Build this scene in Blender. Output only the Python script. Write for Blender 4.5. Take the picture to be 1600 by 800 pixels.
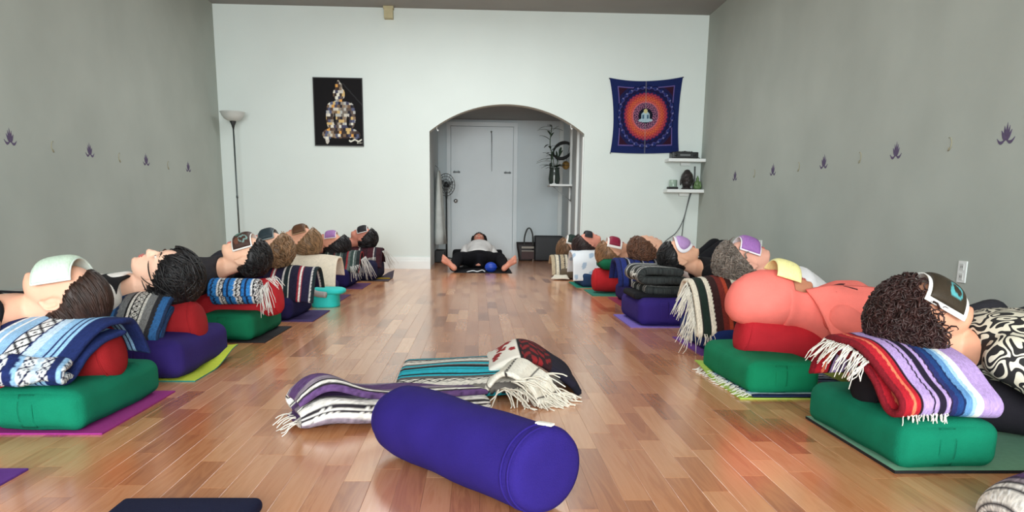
import bpy, bmesh, math, random
import numpy as np
from mathutils import Vector, Matrix

random.seed(7)
RNG = np.random.default_rng(7)
scene = bpy.context.scene
COL = scene.collection
for o in list(bpy.data.objects):
    bpy.data.objects.remove(o, do_unlink=True)

# ------------------------------------------------------------------ camera
F_PX, CY, YAW, PITCH, ROLL, CAM_H = 1250.0, 598.7, 0.0447, 0.2062, 0.0123, 0.68
fw = Vector((math.sin(YAW)*math.cos(PITCH), math.cos(YAW)*math.cos(PITCH), -math.sin(PITCH)))
rt = Vector((math.cos(YAW), -math.sin(YAW), 0.0))
up = rt.cross(fw)
r2 = rt*math.cos(ROLL) + up*math.sin(ROLL)
u2 = up*math.cos(ROLL) - rt*math.sin(ROLL)
cam_d = bpy.data.cameras.new('camera')
cam_d.sensor_width = 36.0
cam_d.lens = F_PX/1600*36.0
cam_d.shift_y = (CY-400)/1600
cam_d.clip_start = 0.05
cam = bpy.data.objects.new('camera', cam_d)
COL.objects.link(cam)
mw = Matrix((r2, u2, -fw)).transposed().to_4x4()
mw.translation = (0, 0, CAM_H)
cam.matrix_world = mw
scene.camera = cam

# ------------------------------------------------------------------ light
XL, XR, YB, ZC, YF = -3.165, 2.828, 10.39, 3.11, -4.6
world = bpy.data.worlds.new('world')
scene.world = world
world.use_nodes = True
bg = world.node_tree.nodes['Background']
bg.inputs[0].default_value = (0.80, 0.90, 1.0, 1)
bg.inputs[1].default_value = 1.0
scene.view_settings.view_transform = 'Standard'
scene.view_settings.look = 'None'
scene.view_settings.gamma = 1.0
scene.view_settings.use_curve_mapping = False
scene.view_settings.exposure = 0.35
scene.cycles.use_denoising = True
scene.cycles.max_bounces = 8
scene.cycles.diffuse_bounces = 5

def area(name, loc, size, energy, rot, color):
    l = bpy.data.lights.new(name, 'AREA')
    l.shape = 'RECTANGLE'; l.size, l.size_y = size
    l.energy = energy; l.color = color
    o = bpy.data.objects.new(name, l)
    o.location = loc; o.rotation_euler = rot
    COL.objects.link(o)
    return o
# daylight through the shop window behind the camera, and unseen fill lamps added under the ceiling
area('window_daylight', (-0.17, YF+0.02, 1.55), (5.2, 2.3), 700, (math.radians(90), 0, 0), (0.93, 0.99, 1.0))
FILL_LAMPS = ((5.2, 34), (8.3, 58))
for yy, en in FILL_LAMPS:
    area('fill_light', (-0.17, yy, ZC-0.075), (2.4, 1.1), en, (0, 0, 0), (0.97, 1.0, 1.0))

# ------------------------------------------------------------------ helpers
def lin(c):
    c = np.asarray(c, float)/255.0
    return np.where(c <= 0.04045, c/12.92, ((c+0.055)/1.055)**2.4)
def rgba(c):
    l = lin(c); return (float(l[0]), float(l[1]), float(l[2]), 1.0)
MATS = {}
def nodes_of(name):
    m = bpy.data.materials.new(name); m.use_nodes = True
    nt = m.node_tree
    return m, nt, nt.nodes['Principled BSDF'], nt.nodes.new, nt.links.new
def mat(key, color, rough=0.6, var=0.0, scale=20, bump=0.0, bscale=200, metal=0.0, sheen=0.0, spec=0.5, stretch=None, trans=0.0):
    """plain procedural material: colour with noise variation and fine relief"""
    if key in MATS: return MATS[key]
    m, nt, b, N, L = nodes_of(key)
    b.inputs['Roughness'].default_value = rough
    b.inputs['Metallic'].default_value = metal
    b.inputs['Specular IOR Level'].default_value = spec
    if trans: b.inputs['Transmission Weight'].default_value = trans
    if sheen:
        b.inputs['Sheen Weight'].default_value = sheen
    b.inputs['Base Color'].default_value = rgba(color)
    tc = N('ShaderNodeTexCoord')
    src = tc.outputs['Object']
    if stretch:
        mp = N('ShaderNodeMapping'); mp.inputs['Scale'].default_value = stretch
        L(src, mp.inputs['Vector']); src = mp.outputs[0]
    if var:
        n = N('ShaderNodeTexNoise'); n.inputs['Scale'].default_value = scale; n.inputs['Detail'].default_value = 4
        L(src, n.inputs['Vector'])
        r = N('ShaderNodeValToRGB')
        c = lin(color)
        lo = np.clip(c*(1-var), 0, 1); hi = np.clip(c*(1+var), 0, 1)
        r.color_ramp.elements[0].position = 0.3; r.color_ramp.elements[1].position = 0.7
        r.color_ramp.elements[0].color = (*lo, 1); r.color_ramp.elements[1].color = (*hi, 1)
        L(n.outputs['Fac'], r.inputs[0]); L(r.outputs[0], b.inputs['Base Color'])
    if bump:
        n2 = N('ShaderNodeTexNoise'); n2.inputs['Scale'].default_value = bscale; n2.inputs['Detail'].default_value = 3
        L(src, n2.inputs['Vector'])
        bp = N('ShaderNodeBump'); bp.inputs['Strength'].default_value = bump; bp.inputs['Distance'].default_value = 0.004
        L(n2.outputs['Fac'], bp.inputs['Height']); L(bp.outputs[0], b.inputs['Normal'])
    MATS[key] = m
    return m
def cloth(color, key=None):
    return mat(key or 'cloth_%d_%d_%d' % tuple(color), color, 0.9, 0.10, 9, 0.5, 350, spec=0.15)
def hairmat(color):
    return mat('hair_%d_%d_%d' % tuple(color), color, 0.5, 0.5, 60, spec=0.35, stretch=(1, 1, .3))
def skinmat(color):
    return mat('skin_%d_%d_%d' % tuple(color), color, 0.55, 0.07, 14, 0.08, 300, spec=0.35)
def printed(key, rough=0.92, bump=0.7, bscale=320):
    """colour comes from the woven / printed colour attribute"""
    if key in MATS: return MATS[key]
    m, nt, b, N, L = nodes_of(key)
    a = N('ShaderNodeAttribute'); a.attribute_name = 'Col'
    L(a.outputs['Color'], b.inputs['Base Color'])
    b.inputs['Roughness'].default_value = rough
    b.inputs['Specular IOR Level'].default_value = 0.2
    tc = N('ShaderNodeTexCoord')
    n2 = N('ShaderNodeTexNoise'); n2.inputs['Scale'].default_value = bscale; n2.inputs['Detail'].default_value = 3
    L(tc.outputs['Object'], n2.inputs['Vector'])
    bp = N('ShaderNodeBump'); bp.inputs['Strength'].default_value = bump; bp.inputs['Distance'].default_value = 0.004
    L(n2.outputs['Fac'], bp.inputs['Height']); L(bp.outputs[0], b.inputs['Normal'])
    MATS[key] = m
    return m
WOVEN = lambda: printed('woven_print')
FLATPRINT = lambda: printed('flat_print', 0.85, 0.1)

ORG = {}
def obj(name, V, Fc, m, parent=None, loc=None, cols=None, smooth=True, facecols=None):
    V = np.asarray(V, float)
    if parent is not None: org = ORG[parent]
    elif loc is not None: org = np.asarray(loc, float)
    else:
        org = np.array([(V[:, 0].min()+V[:, 0].max())/2, (V[:, 1].min()+V[:, 1].max())/2, V[:, 2].min()])
    me = bpy.data.meshes.new(name)
    me.from_pydata((V-org).tolist(), [], Fc if isinstance(Fc, list) else Fc.tolist())
    me.validate(clean_customdata=False)
    if smooth: me.polygons.foreach_set('use_smooth', [True]*len(me.polygons))
    if cols is not None:
        at = me.color_attributes.new('Col', 'FLOAT_COLOR', 'POINT')
        c = np.ones((len(V), 4)); c[:, :3] = cols
        at.data.foreach_set('color', c.ravel())
    me.materials.append(m)
    o = bpy.data.objects.new(name, me)
    COL.objects.link(o)
    if parent is not None: o.parent = parent
    else: o.location = org
    ORG[o] = org
    return o
def empty(name, loc):
    o = bpy.data.objects.new(name, None); COL.objects.link(o)
    o.location = loc; o.empty_display_size = 0.05
    ORG[o] = np.asarray(loc, float)
    return o
def tag(o, label, cat, group=None):
    o['label'] = label; o['category'] = cat
    if group: o['group'] = group
    return o
def struct(o, label=None):
    o['kind'] = 'structure'
    if label: o['label'] = label
    return o
class G:
    def __init__(s): s.v = []; s.f = []; s.n = 0
    def add(s, VF):
        V, Fc = VF
        V = np.asarray(V, float)
        s.v.append(V); s.f += [tuple(int(i)+s.n for i in q) for q in Fc]; s.n += len(V)
        return s
    def get(s): return np.concatenate(s.v), s.f
def join(*parts):
    g = G()
    for p in parts: g.add(p)
    return g.get()
def box(x0, x1, y0, y1, z0, z1):
    V = [(x, y, z) for z in (z0, z1) for y in (y0, y1) for x in (x0, x1)]
    return np.array(V, float), [(0, 2, 3, 1), (4, 5, 7, 6), (0, 1, 5, 4), (1, 3, 7, 5), (3, 2, 6, 7), (2, 0, 4, 6)]
def grid_faces(nu, nv, closed_u=False, off=0, flip=False):
    fs = []
    for i in range(nu if closed_u else nu-1):
        a = i*nv; b = ((i+1) % nu)*nv
        for j in range(nv-1):
            q = (off+a+j, off+b+j, off+b+j+1, off+a+j+1)
            fs.append(q[::-1] if flip else q)
    return fs
def loft(rings, caps=True):
    rings = [np.asarray(r, float) for r in rings]
    n = len(rings[0]); V = np.concatenate(rings); fs = []
    for k in range(len(rings)-1):
        for i in range(n):
            j = (i+1) % n
            fs.append((k*n+i, k*n+j, (k+1)*n+j, (k+1)*n+i))
    if caps:
        V = np.concatenate([V, [rings[0].mean(0)], [rings[-1].mean(0)]])
        c0 = len(V)-2; c1 = len(V)-1; m = (len(rings)-1)*n
        for i in range(n):
            j = (i+1) % n
            fs.append((c0, j, i)); fs.append((c1, m+i, m+j))
    return V, fs
def frames(P):
    P = np.asarray(P, float)
    T = np.gradient(P, axis=0); T /= np.linalg.norm(T, axis=1)[:, None]+1e-12
    a = np.array([0, 0, 1.0]) if abs(T[0][2]) < 0.9 else np.array([1.0, 0, 0])
    u = np.cross(T[0], a); u /= np.linalg.norm(u)
    U = []; W = []
    for t in T:
        u = u-t*np.dot(u, t); u /= np.linalg.norm(u)+1e-12
        U.append(u.copy()); W.append(np.cross(t, u))
    return T, np.array(U), np.array(W)
def tube(P, rad, n=6, flat=1.0, caps=True):
    P = np.asarray(P, float)
    rad = np.broadcast_to(np.asarray(rad, float), (len(P),))
    T, U, W = frames(P)
    a = np.linspace(0, 2*math.pi, n, endpoint=False)
    return loft([p+r*(np.cos(a)[:, None]*u+flat*np.sin(a)[:, None]*w) for p, r, u, w in zip(P, rad, U, W)], caps)
def capsule(p0, r0, p1, r1, n=14):
    """tapered limb segment with rounded ends"""
    p0 = np.asarray(p0, float); p1 = np.asarray(p1, float)
    d = p1-p0; L = np.linalg.norm(d)+1e-9; d = d/L
    P = []; R = []
    for t in (-1, -.85, -.5, 0): P.append(p0+d*r0*t); R.append(max(r0*math.sqrt(max(0, 1-t*t)), r0*.12))
    for t in (0, .5, .85, 1): P.append(p1+d*r1*t); R.append(max(r1*math.sqrt(max(0, 1-t*t)), r1*.12))
    a = np.array([0, 0, 1.0]) if abs(d[2]) < .9 else np.array([1.0, 0, 0])
    u = np.cross(d, a); u /= np.linalg.norm(u); w = np.cross(d, u)
    an = np.linspace(0, 2*math.pi, n, endpoint=False)
    return loft([p+r*(np.cos(an)[:, None]*u+np.sin(an)[:, None]*w) for p, r in zip(P, R)])
def chain(pts, rads, n=14):
    g = G()
    for i in range(len(pts)-1): g.add(capsule(pts[i], rads[i], pts[i+1], rads[i+1], n))
    return g.get()
def ellipsoid(c, r, M=None, n=20):
    V = []; 
    th = np.linspace(0.0001, math.pi-0.0001, n//2+1); ph = np.linspace(0, 2*math.pi, n, endpoint=False)
    rings = [np.stack([np.sin(t)*np.cos(ph), np.sin(t)*np.sin(ph), np.full(n, math.cos(t))], 1) for t in th[::-1]]
    V, Fc = loft(rings)
    V = V*np.asarray(r, float)
    if M is not None: V = V@np.asarray(M, float).T
    return V+np.asarray(c, float), Fc
def rot(axis, ang): return np.array(Matrix.Rotation(ang, 3, axis))
def xf(VF, M, c):
    return np.asarray(VF[0])@np.asarray(M).T+np.asarray(c, float), VF[1]
def crom(P, n):
    """smooth curve through points, n samples, even arc length"""
    P = np.asarray(P, float)
    Q = np.concatenate([[2*P[0]-P[1]], P, [2*P[-1]-P[-2]]])
    out = []
    for i in range(1, len(Q)-2):
        t = np.linspace(0, 1, 12, endpoint=False)[:, None]
        a, b, c, d = Q[i-1], Q[i], Q[i+1], Q[i+2]
        out.append(.5*((2*b)+(-a+c)*t+(2*a-5*b+4*c-d)*t**2+(-a+3*b-3*c+d)*t**3))
    out = np.concatenate(out+[P[-1:]])
    s = np.concatenate([[0], np.cumsum(np.linalg.norm(np.diff(out, axis=0), axis=1))])
    x = np.linspace(0, s[-1], n)
    return np.stack([np.interp(x, s, out[:, k]) for k in range(3)], 1), s[-1]
def wr(P, amp, k, seed):
    """smooth wrinkle noise, sum of sines"""
    g = np.random.default_rng(seed); s = 0
    for i in range(6):
        d = g.normal(size=3); d /= np.linalg.norm(d)
        s = s+np.sin(P@d*k*g.uniform(.6, 1.7)+g.uniform(0, 6.28))
    return s*amp/2.4
def sheet(paths, nu, nv, thick, colfn, wrinkle=0.004, wk=22, seed=1, taper_ends=True):
    """thick woven sheet ruled smoothly between two or more space curves"""
    cs = []; Ls = []
    for p in paths:
        c, l = crom(p, nv); cs.append(c); Ls.append(l)
    cs = np.array(cs)
    if len(cs) > 2:
        S = np.stack([crom(cs[:, j], nu)[0] for j in range(nv)], 1)
    else:
        t = np.linspace(0, 1, nu)[:, None, None]
        S = cs[0][None]*(1-t)+cs[1][None]*t
    du = np.gradient(S, axis=0); dv = np.gradient(S, axis=1)
    Nn = np.cross(du, dv); Nn /= np.linalg.norm(Nn, axis=2)[:, :, None]+1e-9
    S = S+Nn*wr(S.reshape(-1, 3), wrinkle, wk, seed).reshape(nu, nv)[:, :, None]
    th = np.ones((nu, nv))
    if taper_ends:
        ed = np.minimum(np.minimum(np.arange(nu), np.arange(nu)[::-1])[:, None], np.minimum(np.arange(nv), np.arange(nv)[::-1])[None])
        th = np.clip(.45+.28*ed, 0, 1)
    A = S+Nn*(thick/2*th)[:, :, None]; B = S-Nn*(thick/2*th)[:, :, None]
    W = np.linalg.norm(cs[-1][nv//2]-cs[0][nv//2]); Ln = Ls[0]
    U = np.repeat(np.linspace(0, 1, nu)[:, None], nv, 1)*W; Vv = np.repeat(np.linspace(0, 1, nv)[None], nu, 0)*Ln
    c = colfn(U.ravel(), Vv.ravel(), W, Ln)
    V = np.concatenate([A.reshape(-1, 3), B.reshape(-1, 3)])
    fs = grid_faces(nu, nv)+grid_faces(nu, nv, off=nu*nv, flip=True)
    o = nu*nv
    for i in range(nu-1):
        for j, fl in ((0, False), (nv-1, True)):
            q = (i*nv+j, o+i*nv+j, o+(i+1)*nv+j, (i+1)*nv+j); fs.append(q[::-1] if fl else q)
    for j in range(nv-1):
        for i, fl in ((0, True), (nu-1, False)):
            q = (i*nv+j, o+i*nv+j, o+i*nv+j+1, i*nv+j+1); fs.append(q[::-1] if fl else q)
    return V, fs, np.concatenate([c, c])
def stripes(seq, axis='u', speck=0.12, seed=3, pattern=None, phase=0.0):
    """seq: [(metres, (r,g,b)), ...] repeated across the cloth"""
    w = np.array([s[0] for s in seq]); e = np.cumsum(w); cl = np.array([lin(s[1]) for s in seq])
    def fn(U, V, W, L):
        t = U if axis == 'u' else V
        o = V if axis == 'u' else U
        tt = np.mod(t+phase+0.0006+0.0005*np.sin(o*260), e[-1])
        c = cl[np.clip(np.searchsorted(e, tt, side='right'), 0, len(e)-1)].copy()
        if pattern is not None: c = pattern(c, tt, o)
        g = np.random.default_rng(seed)
        return np.clip(c*(1+speck*g.normal(size=(len(c), 1))), 0, 1)
    return fn
def diamonds(bands, dark, light, period=0.05):
    """zigzag and lozenge figure woven into given stripe bands [(t0,t1)]"""
    d = lin(dark); l = lin(light)
    def p(c, t, o):
        for a, b in bands:
            k = (t >= a) & (t < b)
            x = (t[k]-a)/(b-a)*2-1
            y = np.abs(np.mod(o[k]/period, 1)*2-1)
            z = np.abs(np.abs(x)-y)
            on = (z < .2) | ((np.abs(x)+np.abs(1-y)) < .22)
            cc = np.where(on[:, None], d, l); c[k] = cc
        return c
    return p
def fringe(p0, p1, n, length, d, rad=0.0022, spread=0.35, seed=5, zmin=0.004):
    g = np.random.default_rng(seed); G_ = G()
    p0 = np.asarray(p0, float); p1 = np.asarray(p1, float); d = np.asarray(d, float); d /= np.linalg.norm(d)
    for i in range(n):
        b = p0+(p1-p0)*((i+g.uniform(.1, .9))/n)
        dd = d+g.normal(size=3)*spread*.5; dd /= np.linalg.norm(dd)
        L = length*g.uniform(.6, 1.15); P = []
        for t in np.linspace(0, 1, 6):
            q = b+dd*L*t+np.array([0, 0, -1])*L*.35*t*t+g.normal(size=3)*.0016
            q[2] = max(q[2], zmin); P.append(q)
        G_.add(tube(P, np.linspace(rad, rad*.7, 6), 4))
    return G_.get()
def stuff_part(name, VF, m, parent):
    o = obj(name, VF[0], VF[1], m, parent); o['kind'] = 'stuff'; return o

def remesh(parts, voxel, iters=3, disp=0.0, dk=30, seed=1, factor=.5):
    """fuse overlapping closed volumes into ONE continuous surface"""
    V, Fc = join(*parts)
    me = bpy.data.meshes.new('tmp'); me.from_pydata(V.tolist(), [], Fc)
    o = bpy.data.objects.new('tmp', me); COL.objects.link(o)
    md = o.modifiers.new('r', 'REMESH'); md.mode = 'VOXEL'; md.voxel_size = voxel
    if iters:
        sm = o.modifiers.new('s', 'SMOOTH'); sm.iterations = iters; sm.factor = factor
    dg = bpy.context.evaluated_depsgraph_get()
    ev = o.evaluated_get(dg); m2 = ev.to_mesh()
    nV = np.empty(len(m2.vertices)*3); m2.vertices.foreach_get('co', nV); nV = nV.reshape(-1, 3)
    fs = [tuple(p.vertices) for p in m2.polygons]
    if disp:
        nn = np.empty(len(m2.vertices)*3); m2.vertices.foreach_get('normal', nn)
        nV = nV+nn.reshape(-1, 3)*wr(nV, disp, dk, seed)[:, None]
    ev.to_mesh_clear()
    bpy.data.objects.remove(o, do_unlink=True); bpy.data.meshes.remove(me)
    return nV, fs

# ------------------------------------------------------------------ the room
def wallmat(key, color, var=0.05):
    return mat(key, color, 0.85, var, 1.6, 0.12, 90, spec=0.25)
WHITE_WALL = wallmat('white_wall_paint', (214, 223, 219), .02)
GREY_WALL = wallmat('grey_wall_paint', (170, 177, 170), .06)
ALC_WALL = wallmat('alcove_wall_paint', (214, 223, 226), .03)
CEIL = wallmat('ceiling_paint', (150, 150, 147), .05)
TRIM = mat('trim_paint', (226, 230, 228), .5, .02, 3)

AX0, AX1, ASP, ATOP, WT = -0.600, 1.332, 1.694, 2.030, 0.16
YA = 13.05          # rear wall of the little hall behind the arch
def arch_z(x):
    # segmental arch
    w = (AX1-AX0)/2; cx = (AX0+AX1)/2; s = ATOP-ASP
    R = (w*w+s*s)/(2*s)
    return ATOP-R+math.sqrt(max(R*R-(x-cx)**2, 0))
def back_wall():
    g = G(); n = 40
    for a, b in ((XL-.1, AX0), (AX1, XR+.1)): g.add(box(a, b, YB, YB+WT, 0, ZC))
    xs = np.linspace(AX0, AX1, n+1)
    V = []; Fc = []
    for x in xs:
        z = arch_z(x)
        V += [(x, YB, z), (x, YB, ZC), (x, YB+WT, z), (x, YB+WT, ZC)]
    for i in range(n):
        a = i*4; b = a+4
        Fc += [(a, b, b+1, a+1), (a+2, a+3, b+3, b+2), (a, a+2, b+2, b), (a+1, b+1, b+3, a+3)]
    g.add((V, Fc))
    return g.get()
struct(obj('wall_back', *back_wall(), WHITE_WALL, smooth=False))
struct(obj('wall_left', *box(XL-.1, XL, YF-.1, YB, 0, ZC), GREY_WALL, smooth=False))
struct(obj('wall_right', *box(XR, XR+.1, YF-.1, YB, 0, ZC), GREY_WALL, smooth=False))
struct(obj('ceiling', *box(XL-.1, XR+.1, YF-.1, YB, ZC, ZC+.1), CEIL, smooth=False))
# rear wall behind the camera, with the shop window
wx0, wx1, wz0, wz1 = -2.8, 2.46, .35, 2.75
struct(obj('wall_front', *join(box(XL, wx0, YF-.1, YF, 0, ZC), box(wx1, XR, YF-.1, YF, 0, ZC),
     box(wx0, wx1, YF-.1, YF, 0, wz0), box(wx0, wx1, YF-.1, YF, wz1, ZC)), WHITE_WALL, smooth=False))
wf = struct(obj('window_1', *join(box(wx0, wx1, YF-.08, YF-.03, wz0, wz0+.05), box(wx0, wx1, YF-.08, YF-.03, wz1-.05, wz1),
     *[box(x-.025, x+.025, YF-.08, YF-.03, wz0, wz1) for x in np.linspace(wx0+.025, wx1-.025, 4)]), TRIM, smooth=False))
_xs = np.linspace(wx0+.025, wx1-.025, 4)
for _a, _b in zip(_xs[:-1], _xs[1:]):
    obj('pane', *box(_a+.025, _b-.025, YF-.058, YF-.052, wz0+.05, wz1-.05), mat('window_glass', (240, 246, 246), .02, trans=1.0), wf, smooth=False)
# frames for the added fill lamps, unseen above the aisle
for yy, _en in FILL_LAMPS:
    t = obj('fill_light_frame', *join(box(-1.42, 1.08, yy-.6, yy-.56, ZC-.06, ZC), box(-1.42, 1.08, yy+.56, yy+.6, ZC-.06, ZC),
        box(-1.42, -1.38, yy-.56, yy+.56, ZC-.06, ZC), box(1.04, 1.08, yy-.56, yy+.56, ZC-.06, ZC)), TRIM, smooth=False)
    tag(t, 'white rectangular frame of an added fill lamp over the %s half of the aisle' % ('near' if yy < 6 else 'far'), 'fill lamp', 'added fill lamps')
# the small hall behind the arch
struct(obj('wall_hall_rear', *box(AX0-.1, AX1+.1, YA, YA+.1, 0, 2.14), ALC_WALL, smooth=False))
struct(obj('wall_hall_left', *box(AX0-.12, AX0-.02, YB+WT, YA, 0, 2.14), ALC_WALL, smooth=False))
struct(obj('wall_hall_right', *box(AX1+.01, AX1+.11, YB+WT, YA, 0, 2.14), ALC_WALL, smooth=False))
struct(obj('ceiling_hall', *box(AX0-.12, AX1+.11, YB+WT, YA, 2.14, 2.20), CEIL, smooth=False))
# baseboards, stepped
def baseboard(name, x0, x1, y0, y1, axis, d):
    g = G()
    for t, h0, h1 in ((.016, 0, .13), (.024, .0, .10), (.010, .13, .15)):
        if axis == 'x': g.add(box(x0, x1, y0-t if d < 0 else y0, y0 if d < 0 else y0+t, h0, h1))
        else: g.add(box(x0-t if d < 0 else x0, x0 if d < 0 else x0+t, y0, y1, h0, h1))
    return struct(obj(name, *g.get(), TRIM, smooth=False))
baseboard('baseboard_back_left', XL+.025, AX0, YB, 0, 'x', -1)
baseboard('baseboard_back_right', AX1, XR-.025, YB, 0, 'x', -1)
GREYTRIM = mat('grey_trim_paint', (168, 174, 170), .5, .03, 3)
for nm, x, d in (('baseboard_left', XL, 1), ('baseboard_right', XR, -1)):
    o = baseboard(nm, x, x, YF, YB, 'y', d); o.data.materials[0] = GREYTRIM
baseboard('baseboard_hall_rear', AX0-.02, AX1, YA, 0, 'x', -1)
# arch edge bead on the right jamb, white door casing in the hall
struct(obj('trim_1', *box(AX1-.012, AX1+.008, YB+.03, YB+WT, 0, 1.66), TRIM, smooth=False))
struct(obj('trim_2', *join(box(AX1-.02, AX1+.01, 10.95, 11.05, 0, 2.0), box(AX1-.02, AX1+.01, 11.75, 11.85, 0, 2.0), box(AX1-.02, AX1+.01, 10.95, 11.85, 2.0, 2.1)), TRIM, smooth=False))
struct(obj('trim_3', *box(AX1-.05, AX1+.01, YA-.05, YA, 0, 2.14), TRIM, smooth=False))

# door
def door():
    dx0, dx1, dz = -.415, .553, 2.03
    g = G()
    y = YA-.005
    DM = mat('door_paint', (224, 232, 235), .45, .03, 2)
    d = obj('door_1', *box(dx0, dx1, y-.035, y, .01, dz), DM, smooth=False)
    struct(d)
    fr = join(box(dx0-.07, dx0-.008, YA-.055, YA-.001, 0, dz+.008), box(dx1+.008, dx1+.07, YA-.055, YA-.001, 0, dz+.008), box(dx0-.07, dx1+.07, YA-.055, YA-.001, dz+.008, dz+.07))
    obj('door_frame', *fr, DM, d, smooth=False)
    CH = mat('brushed_steel', (190, 190, 188), .3, metal=1.0)
    k = join(ellipsoid((-.345, y-.085, .90), (.028, .024, .028)), capsule((-.345, y-.03, .90), .012, (-.345, y-.07, .9), .012), ellipsoid((-.345, y-.037, .90), (.034, .006, .034)))
    obj('door_knob', *k, CH, d)
    for x in (-.33, .47):
        obj('wall_hook', *join(box(x-.055, x+.055, y-.047, y-.035, 1.33, 1.355), tube([(x+.03, y-.045, 1.34), (x+.03, y-.085, 1.33), (x+.03, y-.095, 1.36)], .006), tube([(x-.03, y-.045, 1.34), (x-.03, y-.085, 1.33), (x-.03, y-.095, 1.36)], .006)), mat('hook_grey', (150, 156, 158), .5), d)
    hk = obj('peg', *join(ellipsoid((.212, y-.06, 1.955), (.016, .02, .016)), capsule((.212, y-.03, 1.955), .008, (.212, y-.06, 1.955), .008)), CH, d)
    return d
door()
s = obj('hanging_strap', *join(tube([(.212, YA-.085, 1.955), (.216, YA-.07, 1.92), (.218, YA-.062, 1.8)], .014, 8, .4), tube([(.218, YA-.062, 1.82), (.219, YA-.058, 1.6), (.221, YA-.058, 1.36)], [.009, .007, .005], 8, .5)), cloth((70, 74, 76)))
tag(s, 'thin dark strap hanging from the peg on the white door', 'strap')

# ------------------------------------------------------------------ floor of narrow laminate strips
def floormat():
    m, nt, b, N, L = nodes_of('oak_laminate')
    a = N('ShaderNodeAttribute'); a.attribute_name = 'Col'
    tc = N('ShaderNodeNewGeometry')
    sep = N('ShaderNodeSeparateColor'); L(a.outputs['Color'], sep.inputs[0])
    # own grain per strip: shift the pattern by the strip's random numbers
    cmb = N('ShaderNodeCombineXYZ'); L(sep.outputs[1], cmb.inputs[0]); L(sep.outputs[2], cmb.inputs[1]); L(sep.outputs[1], cmb.inputs[2])
    sc = N('ShaderNodeVectorMath'); sc.operation = 'SCALE'; sc.inputs['Scale'].default_value = 37.0; L(cmb.outputs[0], sc.inputs[0])
    ad = N('ShaderNodeVectorMath'); ad.operation = 'ADD'; L(tc.outputs['Position'], ad.inputs[0]); L(sc.outputs[0], ad.inputs[1])
    mp = N('ShaderNodeMapping'); mp.inputs['Scale'].default_value = (26, 1.8, 1); L(ad.outputs[0], mp.inputs['Vector'])
    n1 = N('ShaderNodeTexNoise'); n1.inputs['Scale'].default_value = 1.0; n1.inputs['Detail'].default_value = 6; n1.inputs['Distortion'].default_value = 1.2; L(mp.outputs[0], n1.inputs['Vector'])
    mp2 = N('ShaderNodeMapping'); mp2.inputs['Scale'].default_value = (160, 5, 1); L(ad.outputs[0], mp2.inputs['Vector'])
    n2 = N('ShaderNodeTexNoise'); n2.inputs['Scale'].default_value = 1.0; n2.inputs['Detail'].default_value = 4; L(mp2.outputs[0], n2.inputs['Vector'])
    r = N('ShaderNodeValToRGB')
    for i, (p, c) in enumerate(((0.0, (142, 80, 46)), (.42, (200, 132, 86)), (1.0, (236, 178, 130)))):
        e = r.color_ramp.elements[i] if i < 2 else r.color_ramp.elements.new(p)
        e.position = p; e.color = rgba(c)
    def math_(op, x, y, z=None):
        q = N('ShaderNodeMath'); q.operation = op
        for k, w in enumerate((x, y, z)):
            if w is None: continue
            if isinstance(w, (int, float)): q.inputs[k].default_value = w
            else: L(w, q.inputs[k])
        return q.outputs[0]
    t = math_('MULTIPLY_ADD', n1.outputs['Fac'], .34, sep.outputs[0])
    t = math_('MULTIPLY_ADD', n2.outputs['Fac'], .16, t)
    ct = math_('SINE', math_('MULTIPLY', n1.outputs['Fac'], 28.0), 0.0)
    t = math_('MULTIPLY_ADD', ct, .055, t)
    t = math_('SUBTRACT', t, .235)
    L(t, r.inputs[0]); L(r.outputs[0], b.inputs['Base Color'])
    b.inputs['Roughness'].default_value = .27
    b.inputs['Roughness'].default_value = .24
    b.inputs['Specular IOR Level'].default_value = .6
    b.inputs['Coat Weight'].default_value = .55; b.inputs['Coat Roughness'].default_value = .17
    return m
FLOOR = floormat()
floor = struct(obj('floor', *join(box(XL-.1, XR+.1, YF-.1, YB+WT, -.12, -.006), box(AX0-.12, AX1+.11, YB+WT, YA+.1, -.12, -.006)), mat('floor_joint', (96, 62, 42), .7), smooth=False))
def strip(x0, x1, y0, y1):
    b = .0006; g = .0002
    x0 += g; x1 -= g; y0 += g; y1 -= g
    V = [(x0, y0, -.006), (x1, y0, -.006), (x1, y1, -.006), (x0, y1, -.006), (x0, y0, -.0003), (x1, y0, -.0003), (x1, y1, -.0003), (x0, y1, -.0003),
         (x0+b, y0+b, 0), (x1-b, y0+b, 0), (x1-b, y1-b, 0), (x0+b, y1-b, 0)]
    Fc = [(8, 9, 10, 11)]
    for k in (0, 4):
        for i in range(4): Fc.append((k+i, k+(i+1) % 4, k+4+(i+1) % 4, k+4+i))
    return V, Fc
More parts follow.
